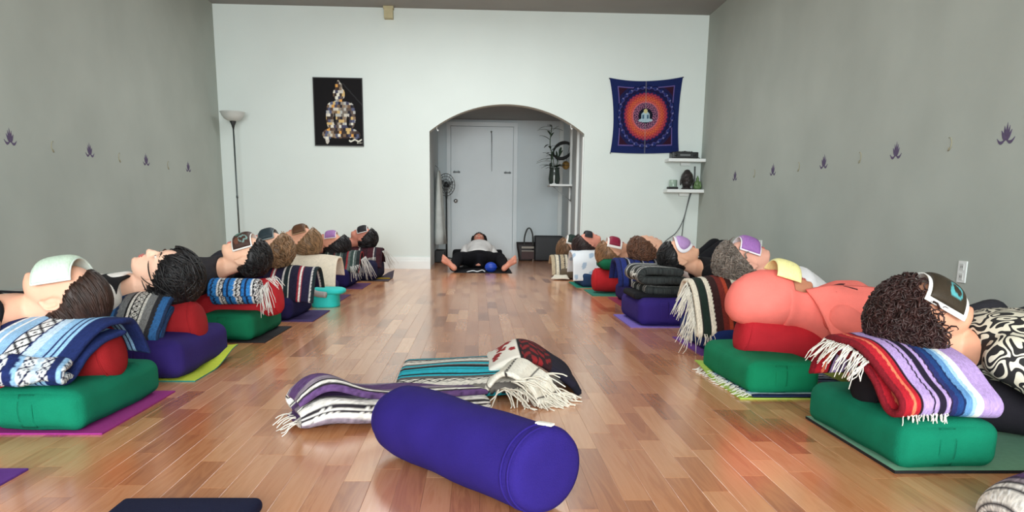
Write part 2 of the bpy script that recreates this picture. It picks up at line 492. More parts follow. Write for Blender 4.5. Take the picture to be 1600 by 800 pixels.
def build_floor():
    w = .0705; strips = []
    rg = random.Random(11)
    x = XL; ci = 0
    while x < XR:
        x1 = min(x+w, XR)
        y = YF-rg.uniform(0, .5)
        while y < YA:
            L_ = rg.choice((.30, .36, .42, .48, .55, .62)); y1 = y+L_
            ya, yb = max(y, YF), min(y1, YB+WT-.0 if not (x > AX0-.05 and x1 < AX1+.06) else YA)
            if yb-ya > .02:
                tone = min(max(rg.gauss(.50, .15), .15), .85)
                if rg.random() < .12: tone -= .15
                strips.append((x, x1, ya, yb, (tone, rg.random(), rg.random())))
            y = y1
        x = x1; ci += 1
    def score(s):
        cx = (s[0]+s[1])/2; cy = (s[2]+s[3])/2
        if cy < 1.7: return -1
        px = 800+1250*(cx-.045*cy)/cy
        if not (-20 < px < 1620) : return -1
        if cx < -1.25 or cx > 1.2 : return 1.0/cy**3*.2
        return (s[3]-s[2])/cy**3
    strips.sort(key=score, reverse=True)
    for s in strips[:300]:
        V, Fc = strip(*s[:4])
        obj('plank', V, Fc, FLOOR, floor, cols=np.tile(s[4], (12, 1)), smooth=False)
    g = G(); cc = []
    for s in strips[300:]:
        g.add(strip(*s[:4])); cc.append(np.tile(s[4], (12, 1)))
    V, Fc = g.get()
    o = obj('planks', V, Fc, FLOOR, floor, cols=np.concatenate(cc), smooth=False); o['kind'] = 'stuff'
build_floor()

# ------------------------------------------------------------------ things on the walls
def lotus(wall, y, z, size, label, group):
    """flat stencilled lotus: five upright petals and two curled side leaves"""
    out = []
    def petal(cx, cz, ang, ln, wd):
        t = np.linspace(0, 1, 9); half = wd*np.sin(np.pi*t**.8)*(1-.15*t)
        P = [(-h, l) for h, l in zip(half, t*ln)]+[(h, l) for h, l in zip(half[::-1], (t*ln)[::-1])]
        c, s_ = math.cos(ang), math.sin(ang)
        return [(cx+c*a+s_*b, cz-s_*a+c*b) for a, b in P]
    k = size
    shapes = [petal(0, .02*k, 0, .95*k, .10*k), petal(-.05*k, 0, -.22, .82*k, .10*k), petal(.05*k, 0, .22, .82*k, .10*k),
              petal(-.1*k, 0, -.52, .66*k, .09*k), petal(.1*k, 0, .52, .66*k, .09*k)]
    for sgn in (-1, 1):
        c = [(sgn*(.12+.62*t)*k, (.02-.16*math.sin(t*2.6)+.22*t*t)*k) for t in np.linspace(0, 1, 8)]
        w_ = [.085*math.sin(math.pi*(t*.85+.12))*k for t in np.linspace(0, 1, 8)]
        shapes.append([(a, b+h) for (a, b), h in zip(c, w_)]+[(a, b-h) for (a, b), h in list(zip(c, w_))[::-1]])
    X = XL if wall == 'L' else XR; d = 1 if wall == 'L' else -1
    g = G()
    for i, sh in enumerate(shapes):
        n = len(sh); th = .0012+.0003*i
        V = [(X, y+a, z+b) for a, b in sh]+[(X+d*th, y+a, z+b) for a, b in sh]
        m = n//2
        Fc = []
        for q in range(m-1):   # strip fill, top side
            f = (n+q, n+q+1, n+n-2-q, n+n-1-q); Fc.append(f if d < 0 else f[::-1])
        for q in range(n): Fc.append((q, (q+1) % n, n+(q+1) % n, n+q))
        g.add((V, Fc))
    o = obj('lotus_decal', *g.get(), mat('lotus_purple', (88, 76, 106), .8, .12, 30), smooth=False)
    tag(o, label, 'wall decal', group)
def swirl(wall, y, z, size, label, group):
    X = XL if wall == 'L' else XR; d = 1 if wall == 'L' else -1
    P = []
    for t in np.linspace(0, 1, 22):
        a = 4.2*t+.6; r = size*(.18+.32*t)
        P.append((X+d*.001, y+r*math.cos(a), z+.25*size-size*.5*t+r*math.sin(a)))
    P += [(X+d*.001, y-.1*size, z-.45*size)]
    o = obj('swirl_decal', *tube(P, np.linspace(.0035, .006, len(P)), 6, .5), mat('swirl_gold', (150, 147, 125), .7, .1, 30))
    tag(o, label, 'wall decal', group)
ordn = ['first', 'second', 'third', 'fourth', 'fifth', 'sixth']
for i in range(5):
    yy = 4.3485+1.1541*i
    lotus('R', yy, 1.105, .10, ['large purple lotus decal on the right wall, nearest the camera', 'purple lotus decal on the right wall, second from the camera', 'purple lotus decal in the middle of the right wall row', 'small purple lotus decal on the right wall, fourth from the camera', 'smallest purple lotus decal on the right wall, nearest the corner shelves'][i], 'lotus decals on the right wall')
    if i < 4:
        swirl('R', yy+.53, 1.145, .07, 'faint gold swirl decal on the right wall between the %s and %s lotuses' % (ordn[i], ordn[i+1]), 'swirl decals on the right wall')
for i in range(4):
    yy = 5.78+1.1386*i
    lotus('L', yy, 1.125, .10, ['large purple lotus decal on the left wall, nearest the camera', 'purple lotus decal on the left wall, second from the camera', 'purple lotus decal on the left wall, third from the camera', 'smallest purple lotus decal on the left wall, nearest the floor lamp'][i], 'lotus decals on the left wall')
    if i < 3:
        swirl('L', yy+.56, 1.155, .07, 'faint grey swirl decal on the left wall between the %s and %s lotuses' % (ordn[i], ordn[i+1]), 'swirl decals on the left wall')

def wallplate(y, z, label):
    X = XR
    r = obj('outlet_plate', *box(X-.007, X, y-.04, y+.04, z-.062, z+.062), TRIM, smooth=False)
    for dz in (-.028, .028):
        s = obj('socket', *box(X-.010, X-.006, y-.018, y+.018, z+dz-.019, z+dz+.019), mat('socket_plastic', (205, 208, 205), .4), r, smooth=False)
        for dy in (-.007, .007):
            obj('slot', *box(X-.0106, X-.0098, y+dy-.0015, y+dy+.0015, z+dz-.006, z+dz+.008), mat('slot_dark', (40, 40, 40), .6), s, smooth=False)
    tag(r, label, 'outlet', 'outlets on the right wall')
wallplate(4.585, .392, 'white double outlet low on the right wall near the curly haired person')
wallplate(8.0, .41, 'white double outlet low on the right wall behind the grey haired person')

# beige junction block under the ceiling edge
jb = obj('ceiling_block', *join(box(-1.122, -1.018, YB-.10, YB-.002, ZC-.135, ZC-.002), box(-1.130, -1.010, YB-.108, YB-.002, ZC-.03, ZC-.002)), mat('beige_plastic', (186, 176, 138), .6, .05, 20), smooth=False)
tag(jb, 'small beige box fixed where the back wall meets the ceiling', 'junction box')

# poster: seated figure built up from small squares on black
def poster():
    x0, x1, z0, z1 = -2.0, -1.418, 1.508, 2.292
    nx, nz = 100, 136
    xs = np.linspace(0, 1, nx); zs = np.linspace(0, 1, nz)
    A, B = np.meshgrid(xs, zs, indexing='ij')            # A right, B up
    def el(cx, cz, rx, rz): return ((A-cx)/rx)**2+((B-cz)/rz)**2 < 1
    fig = el(.52, .77, .125, .10) | el(.52, .885, .075, .06) | el(.51, .935, .03, .04) | ((np.abs(A-.52) < .07) & (B > .62) & (B < .72))
    fig |= el(.53, .60, .25, .075) | ((np.abs(A-.53) < .26-.10*np.clip((.6-B)/.3, 0, 1)) & (B > .22) & (B < .6))
    fig |= el(.32, .44, .085, .2) | el(.77, .45, .085, .19)
    fig |= el(.54, .19, .38, .085) | el(.25, .16, .10, .075) | el(.85, .16, .10, .06) | el(.25, .08, .04, .06)
    fig &= ~(el(.415, .40, .022, .09) | el(.69, .36, .03, .08) | el(.41, .60, .0, .0))
    cell = 18
    gi = np.floor(A*cell+.5*np.floor(B*23) % 1).astype(int); gj = np.floor(B*23).astype(int)
    pal = np.array([lin(c) for c in ((222, 218, 204), (196, 192, 184), (150, 140, 128), (98, 84, 76), (70, 70, 92), (206, 176, 120), (120, 96, 74), (58, 52, 50), (180, 180, 176), (206, 200, 186), (88, 94, 120), (216, 158, 84), (60, 50, 48), (120, 112, 104), (84, 66, 58), (44, 42, 52), (140, 120, 100))])
    g = np.random.default_rng(4); tab = g.integers(0, len(pal), size=(40, 40))
    col = np.where(fig[:, :, None], pal[tab[gi, gj]], lin((22, 21, 23)))
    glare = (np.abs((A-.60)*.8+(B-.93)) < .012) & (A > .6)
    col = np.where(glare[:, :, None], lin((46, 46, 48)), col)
    sg = ((np.abs(B-(.075+.012*np.sin(A*40)+.02*(A-.75))) < .012) & (A > .70) & (A < .97))
    sg |= (np.abs(B-.04) < .007) & (A > .86) & (A < .97) & (np.sin(A*150) > -.2)
    col = np.where(sg[:, :, None], lin((214, 212, 200)), col)
    y = YB-.012
    V = np.stack([x0+A*(x1-x0)-.006*(1-B)*0, np.full_like(A, y), z0+B*(z1-z0)], 2).reshape(-1, 3)
    root = empty('wall_poster', ((x0+x1)/2, y, z0))
    tag(root, 'black framed poster of a seated figure made of mosaic squares', 'poster')
    obj('print', V, grid_faces(nx, nz), FLATPRINT(), root, cols=col.reshape(-1, 3), smooth=False)
    obj('backing', *box(x0, x1, y+.001, YB, z0, z1), mat('poster_board', (30, 29, 30), .6), root, smooth=False)
    e = .010
    obj('frame', *join(box(x0-e, x1+e, y-.006, YB, z1, z1+e), box(x0-e, x1+e, y-.006, YB, z0-e, z0), box(x0-e, x0, y-.006, YB, z0, z1), box(x1, x1+e, y-.006, YB, z0, z1)), mat('poster_frame', (38, 36, 34), .4), root, smooth=False)
poster()

def tapestry():
    n = 150
    a = np.linspace(0, 1, n); A, B = np.meshgrid(a, a, indexing='ij')
    # corners pinned, edges sag inwards
    c00, c10, c11, c01 = np.array((1.665, 1.476)), np.array((2.535, 1.489)), np.array((2.540, 2.392)), np.array((1.622, 2.362))
    P = (c00*((1-A)*(1-B))[..., None]+c10*(A*(1-B))[..., None]+c11*(A*B)[..., None]+c01*((1-A)*B)[..., None])
    P[..., 1] -= .045*4*A*(1-A)*(B**3)
    P[..., 1] -= .015*4*A*(1-A)*((1-B)**3)
    P[..., 0] += .045*4*B*(1-B)*((1-A)**4)-.03*4*B*(1-B)*(A**4)
    X = A-.5; Z = B-.5
    R = np.sqrt(X*X+Z*Z); T = np.arctan2(Z, X)
    navy, dk, lav = lin((28, 42, 96)), lin((24, 20, 52)), lin((112, 96, 160))
    col = np.tile(navy, (n, n, 1))
    inner = (np.abs(X) < .40) & (np.abs(Z) < .40)
    col[inner] = lin((32, 34, 80))
    edge = inner & ((np.abs(X) > .39) | (np.abs(Z) > .39)); col[edge] = lav
    cor = inner & (R > .46) & ~edge; col[cor] = lin((52, 22, 44))
    def scal(r, k, dep, ph=0): return r+dep*np.abs(np.sin(k*T/2+ph))
    def ring(r1, c): col[R < r1] = c
    ph = 0
    for i, (r, c, c2) in enumerate(((.435, (34, 48, 110), (22, 26, 66)), (.40, (28, 26, 70), (70, 70, 130)), (.365, (28, 34, 90), (24, 20, 56)))):
        m = R < scal(r-.02, 28, .025, ph); col[m] = lin(c)
        m2 = m & (R > scal(r-.035, 28, .025, ph)); col[m2] = lin(c2); ph += math.pi/2
    dots = (np.abs(R-.405) < .010) & (np.sin(28*T) > .82); col[dots] = lin((130, 130, 180))
    for i, (r, c, c2) in enumerate(((.315, (168, 62, 92), (96, 34, 70)), (.295, (196, 72, 84), (140, 50, 60)), (.272, (214, 92, 70), (160, 56, 60)), (.248, (222, 108, 68), (176, 70, 60)), (.225, (226, 116, 76), (190, 80, 64)), (.205, (222, 104, 88), (180, 66, 80)))):
        m = R < scal(r, 36, .018, i*math.pi/2); col[m] = lin(c2)
        m = R < scal(r-.012, 36, .018, i*math.pi/2); col[m] = lin(c)
    ring(.19, lin((208, 120, 140)))
    mm = (R < .182); lace = np.sin(24*T+3*np.sin(R*160))*np.sin(R*190) ; col[mm] = np.where((lace[mm] > -.15)[:, None], lin((30, 24, 56)), lin((196, 130, 160)))
    ring(.105, lin((18, 24, 40)))
    # pale seated figure
    Zs = Z
    f = ((X/.028)**2+((Zs-.062)/.032)**2 < 1)
    f2 = (np.abs(X) < .062+.0*Zs) & (((X/.068)**2+((Zs+.005)/.062)**2) < 1)
    f3 = ((X/.105)**2+((Zs+.062)/.026)**2 < 1)
    col[f2 | f3] = lin((176, 204, 216)); col[f] = lin((214, 206, 150))
    col[((np.abs(np.abs(X)-.035) < .014) & (np.abs(Zs+.015) < .028))] = lin((70, 104, 128))
    col[(np.abs(X) < .0035) & (np.abs(R) > .1)] = col[(np.abs(X) < .0035) & (np.abs(R) > .1)]*.6+.12
    g = np.random.default_rng(2); col = np.clip(.78*col*(1+.08*g.normal(size=(n, n, 1))), 0, 1)
    y = YB-.008-.006*np.sin(A*9+B*2)*np.sin(B*5)**2-.004
    V = np.stack([P[..., 0], y, P[..., 1]], 2).reshape(-1, 3)
    Vb = V+np.array([0, .003, 0])
    fs = grid_faces(n, n)+grid_faces(n, n, off=n*n, flip=True)
    o = obj('wall_tapestry', np.concatenate([V, Vb]), fs, printed('tapestry_print', .95, .4), cols=np.concatenate([col.reshape(-1, 3)]*2))
    for (px, pz) in (c00, c10, c11, c01):
        obj('pin', *ellipsoid((px, YB-.014, pz-.008), (.008, .006, .008), n=10), mat('pin_steel', (60, 60, 70), .4, metal=.6), o)
    tag(o, 'navy and orange mandala cloth hanging on the back wall', 'tapestry')
tapestry()

# torchiere in the left corner
def floor_lamp():
    x, y = -2.92, 10.12
    r = empty('floor_lamp', (x, y, 0)); tag(r, 'tall slim torchiere lamp with frosted bowl in the left corner', 'floor lamp')
    a = np.linspace(0, 2*math.pi, 40, endpoint=False)
    def lathe(prof): return loft([np.stack([x+rr*np.cos(a), y+rr*np.sin(a), np.full(40, z)], 1) for rr, z in prof])
    BM = mat('lamp_metal', (92, 100, 100), .35, metal=.7)
    obj('base', *lathe([(.135, .0), (.135, .012), (.12, .022), (.03, .035), (.014, .05)]), BM, r)
    obj('pole', *lathe([(.0095, .03), (.0095, 1.70)]), BM, r)
    obj('socket_cone', *lathe([(.010, 1.66), (.02, 1.70), (.036, 1.735), (.036, 1.75)]), mat('lamp_black', (40, 42, 42), .5), r)
    obj('lamp_shade', *loft([np.stack([x+rr*np.cos(a), y+rr*np.sin(a), np.full(40, z)], 1) for rr, z in
        [(.03, 1.745), (.06, 1.752), (.10, 1.775), (.128, 1.81), (.140, 1.842), (.150, 1.850), (.144, 1.853), (.134, 1.842), (.12, 1.812), (.09, 1.782), (.03, 1.76)]], True), mat('frosted_glass', (196, 200, 196), .5, .03, 8), r)
    obj('joint', *lathe([(.013, .85), (.013, .88)]), BM, r)
floor_lamp()

# corner shelves
def shelf(z, label, bracket_x):
    x0, x1, y0, y1 = 2.36, XR-.002, YB-.235, YB-.002
    b = G()
    r = obj('wall_shelf', *rounded_box((x0+x1)/2, (y0+y1)/2, z-.02, (x1-x0)/2, (y1-y0)/2, .02, .006), TRIM)
    obj('bracket', *box(bracket_x-.06, bracket_x+.06, YB-.05, YB-.002, z-.075, z-.038), TRIM, r, smooth=False)
    tag(r, label, 'shelf', 'corner shelves'); return r
def rounded_box(cx, cy, cz, hx, hy, hz, rad, n=(10, 10, 6), puff=(0, 0, 0), k=6):
    """closed box with rounded edges, optional swelling of its faces"""
    h = np.array([hx, hy, hz]); rad = min(rad, h.min()*.999)
    def axis(hh, m):
        q = np.linspace(0, 1, k)
        e = rad*(1-np.cos(q*math.pi/2))
        return np.unique(np.round(np.concatenate([-hh+e, np.linspace(-hh+rad, hh-rad, m), hh-e[::-1]]), 7))
    ax = [axis(h[i], n[i]) for i in range(3)]
    V = {}; Vl = []; Fc = []
    def vid(p):
        key = tuple(np.round(p, 6))
        if key not in V: V[key] = len(Vl); Vl.append(p)
        return V[key]
    for d in range(3):
        a, b = [(1, 2), (2, 0), (0, 1)][d]
        for s in (-1, 1):
            ids = np.empty((len(ax[a]), len(ax[b])), int)
            for i, u in enumerate(ax[a]):
                for j, v in enumerate(ax[b]):
                    p = [0, 0, 0]; p[d] = s*h[d]; p[a] = u; p[b] = v
                    ids[i, j] = vid(p)
            for i in range(len(ax[a])-1):
                for j in range(len(ax[b])-1):
                    q = (int(ids[i, j]), int(ids[i+1, j]), int(ids[i+1, j+1]), int(ids[i, j+1]))
                    Fc.append(q if s > 0 else q[::-1])
    P = np.array(Vl, float)
    inner = np.clip(P, -(h-rad), h-rad); dlt = P-inner
    nrm = np.linalg.norm(dlt, axis=1)[:, None]+1e-9
    Q = inner+dlt/nrm*rad
    t = P/h
    for d in range(3):
        a, b = [(1, 2), (2, 0), (0, 1)][d]
        Q[:, d] += puff[d]*np.sign(t[:, d])*np.abs(t[:, d])**1.5*(1-t[:, a]**2)*(1-t[:, b]**2)
    return Q+np.array([cx, cy, cz]), Fc
shelf(1.402, 'upper white corner shelf holding the black stereo', 2.62)
shelf(1.030, 'lower white corner shelf holding the dark head statue', 2.62)
def stereo():
    x0, x1, y0, y1, z = 2.41, 2.74, YB-.19, YB-.03, 1.4045
    BK = mat('black_plastic', (26, 27, 28), .35)
    r = obj('stereo', *rounded_box((x0+x1)/2, (y0+y1)/2, z+.04, (x1-x0)/2, (y1-y0)/2, .038, .01), BK)
    tag(r, 'black stereo unit with cables on the upper corner shelf', 'stereo')
    obj('display', *box(x0+.10, x1-.10, y0-.002, y0+.004, z+.03, z+.05), mat('grey_display', (110, 114, 114), .3), r, smooth=False)
    for xx in (x0+.05, x1-.05): obj('dial', *tube([(xx, y0+.004, z+.04), (xx, y0-.012, z+.04)], [.016, .014], 14), BK, r)
    obj('button_row', *join(*[box(x0+.06+i*.03, x0+.08+i*.03, y0+.02, y0+.05, z+.07, z+.086) for i in range(7)]), BK, r, smooth=False)
    c = obj('cable', *join(tube(crom([(2.70, YB-.06, 1.47), (2.73, YB-.03, 1.49), (2.76, YB-.05, 1.44), (2.80, YB-.06, 1.412)], 20)[0], .004), tube(crom([(2.55, YB-.06, 1.48), (2.60, YB-.05, 1.50), (2.66, YB-.06, 1.485)], 14)[0], .005)), BK, r)
stereo()
def head_statue():
    x, y, z = 2.58+.05, YB-.12, 1.0305
    p = [ellipsoid((x, y, z+.135), (.078, .085, .095)), ellipsoid((x, y-.01, z+.075), (.062, .07, .06)), ellipsoid((x, y+.005, z+.215), (.04, .04, .03)),
         capsule((x, y+.01, z+.02), .05, (x, y+.01, z+.06), .045), capsule((x, y-.088, z+.13), .008, (x, y-.095, z+.098), .014), ellipsoid((x-.078, y, z+.09), (.01, .015, .045)), ellipsoid((x+.078, y, z+.09), (.01, .015, .045)),
         ellipsoid((x, y-.075, z+.062), (.028, .014, .008)), ellipsoid((x, y-.08, z+.15), (.05, .012, .008)), ellipsoid((x, y, z+.012), (.07, .07, .012))]
    o = obj('head_statue', *remesh(p, .005, 2), mat('dark_bronze', (44, 38, 38), .45, .3, 30, .3, 120))
    tag(o, 'dark bronze head statue on the lower corner shelf', 'statue')
head_statue()
def small_shelf_things():
    z = 1.0305
    GL = mat('pale_green_glass', (150, 172, 156), .2, .1, 20)
    a = np.linspace(0, 2*math.pi, 24, endpoint=False)
    def lathe(x, y, prof): return loft([np.stack([x+r*np.cos(a), y+r*np.sin(a), np.full(24, zz)], 1) for r, zz in prof])
    o = obj('glass_jar', *lathe(2.455, YB-.13, [(.045, z), (.05, z+.01), (.05, z+.11), (.046, z+.115), (.044, z+.112), (.044, z+.02)]), GL); tag(o, 'pale glass jar beside the head statue', 'jar')
    o = obj('remote_control', *rounded_box(2.43, YB-.205, z+.014, .07, .022, .014, .010), mat('black_plastic', (26, 27, 28), .35)); tag(o, 'black remote control at the front of the lower corner shelf', 'remote')
    o = obj('stone_figurine', *remesh([ellipsoid((2.765, YB-.12, z+.03), (.055, .04, .03)), ellipsoid((2.765, YB-.12, z+.075), (.035, .03, .04)), ellipsoid((2.765, YB-.12, z+.128), (.020, .020, .026)), ellipsoid((2.765, YB-.12, z+.16), (.009, .009, .012)), capsule((2.735, YB-.13, z+.09), .011, (2.725, YB-.14, z+.045), .012), capsule((2.795, YB-.13, z+.09), .011, (2.805, YB-.14, z+.045), .012)], .005, 2), mat('green_stone', (92, 120, 74), .4, .15, 25)); tag(o, 'small green seated figurine at the right end of the lower corner shelf', 'figurine')
    CB = mat('cable_grey', (88, 92, 92), .5)
    o = obj('power_cable', *tube(crom([(2.745, YB-.012, 1.32), (2.75, YB-.012, 1.18), (2.735, YB-.014, 1.05), (2.70, YB-.012, .95), (2.645, YB-.01, .68), (2.56, YB-.01, .5), (2.44, YB-.01, .40), (2.36, YB-.01, .30), (2.33, YB-.01, .12)], 60)[0], .006), CB); tag(o, 'grey cable sagging left from the corner shelves down the back wall', 'cable')
    o = obj('power_cable', *tube(crom([(2.755, YB-.012, 1.32), (2.758, YB-.012, 1.18), (2.745, YB-.014, 1.05), (2.71, YB-.014, .95), (2.65, YB-.012, .68), (2.635, YB-.01, .5), (2.62, YB-.01, .3), (2.61, YB-.01, .02)], 60)[0], .006), CB); tag(o, 'grey cable dropping straight from the corner shelves to the floor', 'cable')
small_shelf_things()

# ------------------------------------------------------------------ the hall behind the arch
def hall_things():
    a = np.linspace(0, 2*math.pi, 24, endpoint=False)
    def lathe(x, y, prof): return loft([np.stack([x+r*np.cos(a), y+r*np.sin(a), np.full(24, zz)], 1) for r, zz in prof])
    # shelf with plant on the right wall of the hall
    sx0, sx1, sy0, sy1, sz = 1.02, AX1+.008, 11.62, 12.05, 1.128
    sh = obj('plant_shelf', *rounded_box((sx0+sx1)/2, (sy0+sy1)/2, sz-.014, (sx1-sx0)/2, (sy1-sy0)/2, .014, .004), TRIM)
    obj('bracket', *join(tube([(sx1-.01, sy0+.06, sz-.03), (sx1-.01, sy0+.06, sz-.24)], .008, 6), tube([(sx0+.05, sy0+.06, sz-.032), (sx1-.01, sy0+.06, sz-.23)], .007, 6), tube([(sx0+.03, sy0+.06, sz-.034), (sx1-.01, sy0+.06, sz-.034)], .007, 6)), mat('bracket_grey', (150, 156, 158), .4, metal=.5), sh)
    tag(sh, 'narrow white shelf with a wire bracket in the hall behind the arch', 'shelf')
    vx, vy = 1.10, 11.83
    v = empty('potted_plant', (vx, vy, sz)); tag(v, 'leafy bamboo stems in a dark glass vase on the hall shelf', 'plant')
    obj('vase', *lathe(vx, vy, [(.05, sz+.0005), (.075, sz+.01), (.085, sz+.08), (.075, sz+.16), (.07, sz+.22), (.078, sz+.235), (.07, sz+.232), (.062, sz+.16)]), mat('dark_green_glass', (52, 62, 56), .2), v)
    g = np.random.default_rng(8)
    LM = mat('leaf_green', (52, 70, 54), .5, .2, 30)
    stems = [[(vx, vy, sz+.1), (vx-.02, vy, sz+.35), (vx-.07, vy, sz+.55), (vx-.05, vy, sz+.80)], [(vx+.02, vy, sz+.1), (vx+.04, vy, sz+.3), (vx+.07, vy, sz+.45)], [(vx-.01, vy+.02, sz+.1), (vx-.04, vy+.02, sz+.3), (vx-.05, vy+.03, sz+.42)]]
    def leaf(b, d, L, w):
        d = np.asarray(d, float); d /= np.linalg.norm(d); sd = np.cross(d, (0, 0, 1.0)); sd /= np.linalg.norm(sd)+1e-9
        t = np.linspace(0, 1, 7); c = b+d*L*t[:, None]+np.array([0, 0, -1])*(L*.35*t**2)[:, None]
        h = w*np.sin(np.pi*np.clip(t*.92+.06, 0, 1))**.8
        A = c-sd*h[:, None]; B = c+sd*h[:, None]; M_ = c+np.array([0, 0, -.004])
        V = np.concatenate([A, M_, B]); n = 7
        return V, [(i, i+1, n+i+1, n+i) for i in range(6)]+[(n+i, n+i+1, 2*n+i+1, 2*n+i) for i in range(6)]
    for k, s in enumerate(stems):
        c, _ = crom(s, 24); obj('stem', *tube(c, .007, 6), mat('stem_green', (66, 84, 60), .5), v)
        for q in range((13, 9, 9)[k]):
            b = c[g.integers(10, 24)] if k else c[[23, 23, 22, 20, 18, 17, 15, 14, 12, 11, 21, 19, 13][q]]
            d = (g.normal()*.9-.2, g.normal()*.7, g.uniform(-.1, 1.0)); 
            obj('leaf', *leaf(b, d, g.uniform(.15, .24), g.uniform(.016, .026)), LM, v)
    for q in range(14):  # bushy drooping leaves at the vase mouth
        an = g.uniform(0, 6.28); obj('leaf', *leaf(np.array([vx+.03, vy, sz+.24]), (math.cos(an), math.sin(an), .5), g.uniform(.16, .26), .022), LM, v)
    c = empty('candle_holder', (1.085, 11.68, sz)); tag(c, 'tiny white candle holder at the shelf edge under the plant', 'candle holder')
    obj('holder', *lathe(1.085, 11.68, [(.03, sz+.0005), (.03, sz+.008), (.008, sz+.018), (.010, sz+.045)]), TRIM, c)
    obj('candle', *lathe(1.085, 11.68, [(.009, sz+.04), (.009, sz+.12), (.003, sz+.128)]), TRIM, c)
    # dark hoop hanging on the wall and gold bauble
    P = [(AX1-.09+.13*math.cos(t)*1.0-.03, 11.82+.05*math.sin(t), 1.60+.11*math.sin(t)+.03*math.cos(t)) for t in np.linspace(.5, 2*math.pi-.4, 40)]
    o = obj('hoop', *tube(P, [.012+.012*math.sin(t)**2 for t in np.linspace(.5, 2*math.pi-.4, 40)], 8), mat('black_felt', (24, 26, 26), .8)); tag(o, 'black open hoop hanging above the plant shelf', 'hoop')
    gb = empty('hanging_bauble', (1.265, 11.85, 1.34)); tag(gb, 'round gold bauble hanging beside the plant', 'ornament')
    obj('ball', *ellipsoid((1.265, 11.85, 1.40), (.055, .055, .06)), mat('gold_paint', (150, 116, 60), .35, .3, 12, metal=.4), gb)
    obj('cord', *tube([(1.27, 11.85, 1.45), (1.30, 11.85, 1.6), (1.325, 11.85, 1.72)], .003, 5), mat('black_felt', (24, 26, 26), .8), gb)
    # hooks under the arch
    for x, lab in ((-.51, 'small white hook under the left haunch of the arch'), (1.17, 'small white hook under the right haunch of the arch')):
        z = arch_z(x)
        o = obj('cup_hook', *tube(crom([(x, YB+.08, z+.005), (x, YB+.08, z-.03), (x+.012, YB+.08, z-.055), (x+.018, YB+.08, z-.035)], 14)[0], .005, 6), TRIM); tag(o, lab, 'hook', 'hooks under the arch')
    # tall fan on a stand
    fx, fy = -.465, 12.3
    f = empty('pedestal_fan', (fx, fy, 0)); tag(f, 'dark pedestal fan standing at the left of the hall', 'fan')
    DK = mat('fan_dark', (48, 52, 54), .5)
    obj('foot', *join(*[tube([(fx, fy, .05), (fx+.16*math.cos(q), fy+.16*math.sin(q), .012)], .012, 6) for q in (.3, 1.87, 3.44, 5.0)]), DK, f)
    obj('pole', *tube([(fx, fy, .03), (fx, fy, .95)], [.016, .012], 10), DK, f)
    obj('motor', *capsule((fx, fy+.02, 1.12), .05, (fx, fy+.1, 1.12), .045), DK, f)
    cg = G(); cx, cz, cr = fx-.005, 1.12, .13
    for dd, rr in ((-.05, .06), (-.04, .1), (-.02, .13), (.03, .13)):
        cg.add(tube([(cx+rr*math.cos(t), fy+dd, cz+rr*1.25*math.sin(t)) for t in np.linspace(0, 2*math.pi, 29)], .004, 5))
    for q in np.linspace(0, 2*math.pi, 18, endpoint=False): cg.add(tube([(cx+.02*math.cos(q), fy-.055, cz+.02*math.sin(q)), (cx+.1*math.cos(q), fy-.04, cz+.125*math.sin(q)), (cx+.13*math.cos(q), fy-.02, cz+.163*math.sin(q)), (cx+.13*math.cos(q), fy+.03, cz+.163*math.sin(q))], .0022, 4))
    obj('cage', *cg.get(), DK, f)
    obj('blades', *join(*[ellipsoid((cx+.06*math.cos(q), fy-.01, cz+.06*math.sin(q)), (.055, .004, .03), rot('Y', -q)@rot('X', .4), 12) for q in (.4, 2.5, 4.6)]), mat('fan_blade', (120, 126, 128), .4), f)
    obj('head_post', *capsule((fx, fy+.03, .93), .016, (fx, fy+.04, 1.08), .018), DK, f)
    # white garment on a hanger
    gx, gy = -.585, 11.85
    rings = []
    for z, wx_, wy_ in ((1.30, .012, .10), (1.26, .02, .19), (1.18, .03, .20), (1.0, .04, .19), (.75, .055, .22), (.45, .07, .27), (.27, .08, .30)):
        q = np.linspace(0, 2*math.pi, 36, endpoint=False)
        k = 1+.12*np.sin(q*7+z*3)
        rings.append(np.stack([np.clip(gx+.03+1.25*wx_*k*np.cos(q), AX0-.015, 9), gy+wy_*np.sin(q)*(1+.03*np.sin(q*5)), np.full(36, z)], 1))
    w = obj('hanging_garment', *loft(rings[::-1]), cloth((214, 218, 214))); tag(w, 'long white garment hanging on the left hall wall', 'garment')
    obj('hanger', *tube([(gx+.02, gy, 1.29), (gx+.02, gy, 1.34), (gx-.02, gy, 1.37)], .004, 6), mat('grey_metal', (120, 124, 124), .4, metal=.6), w)
    b = obj('storage_crate', *join(rounded_box(-.545, 12.0, .09, .07, .22, .088, .01), box(-.485, -.47, 11.82, 12.18, .13, .15)), mat('crate_dark', (30, 32, 34), .6)); tag(b, 'dark low crate on the floor under the white garment', 'crate')
    # tote bag
    bx0, bx1, by, bz = .60, .89, 12.55, .285
    t = empty('tote_bag', ((bx0+bx1)/2, by, 0)); tag(t, 'dark brown tote bag with looped handles beside the black case', 'bag')
    rings = []
    for z, k, d in ((.0, .72, .07), (.02, .75, .075), (.12, .84, .075), (.22, .95, .06), (bz, 1.0, .04)):
        q = np.linspace(0, 2*math.pi, 32, endpoint=False); cx = (bx0+bx1)/2; hw = (bx1-bx0)/2*k
        rings.append(np.stack([cx+hw*np.sign(np.cos(q))*np.abs(np.cos(q))**.35, by+d*np.sign(np.sin(q))*np.abs(np.sin(q))**.6, np.full(32, z)], 1))
    obj('bag_body', *loft(rings), mat('brown_leather', (38, 31, 32), .6, .1, 12), t)
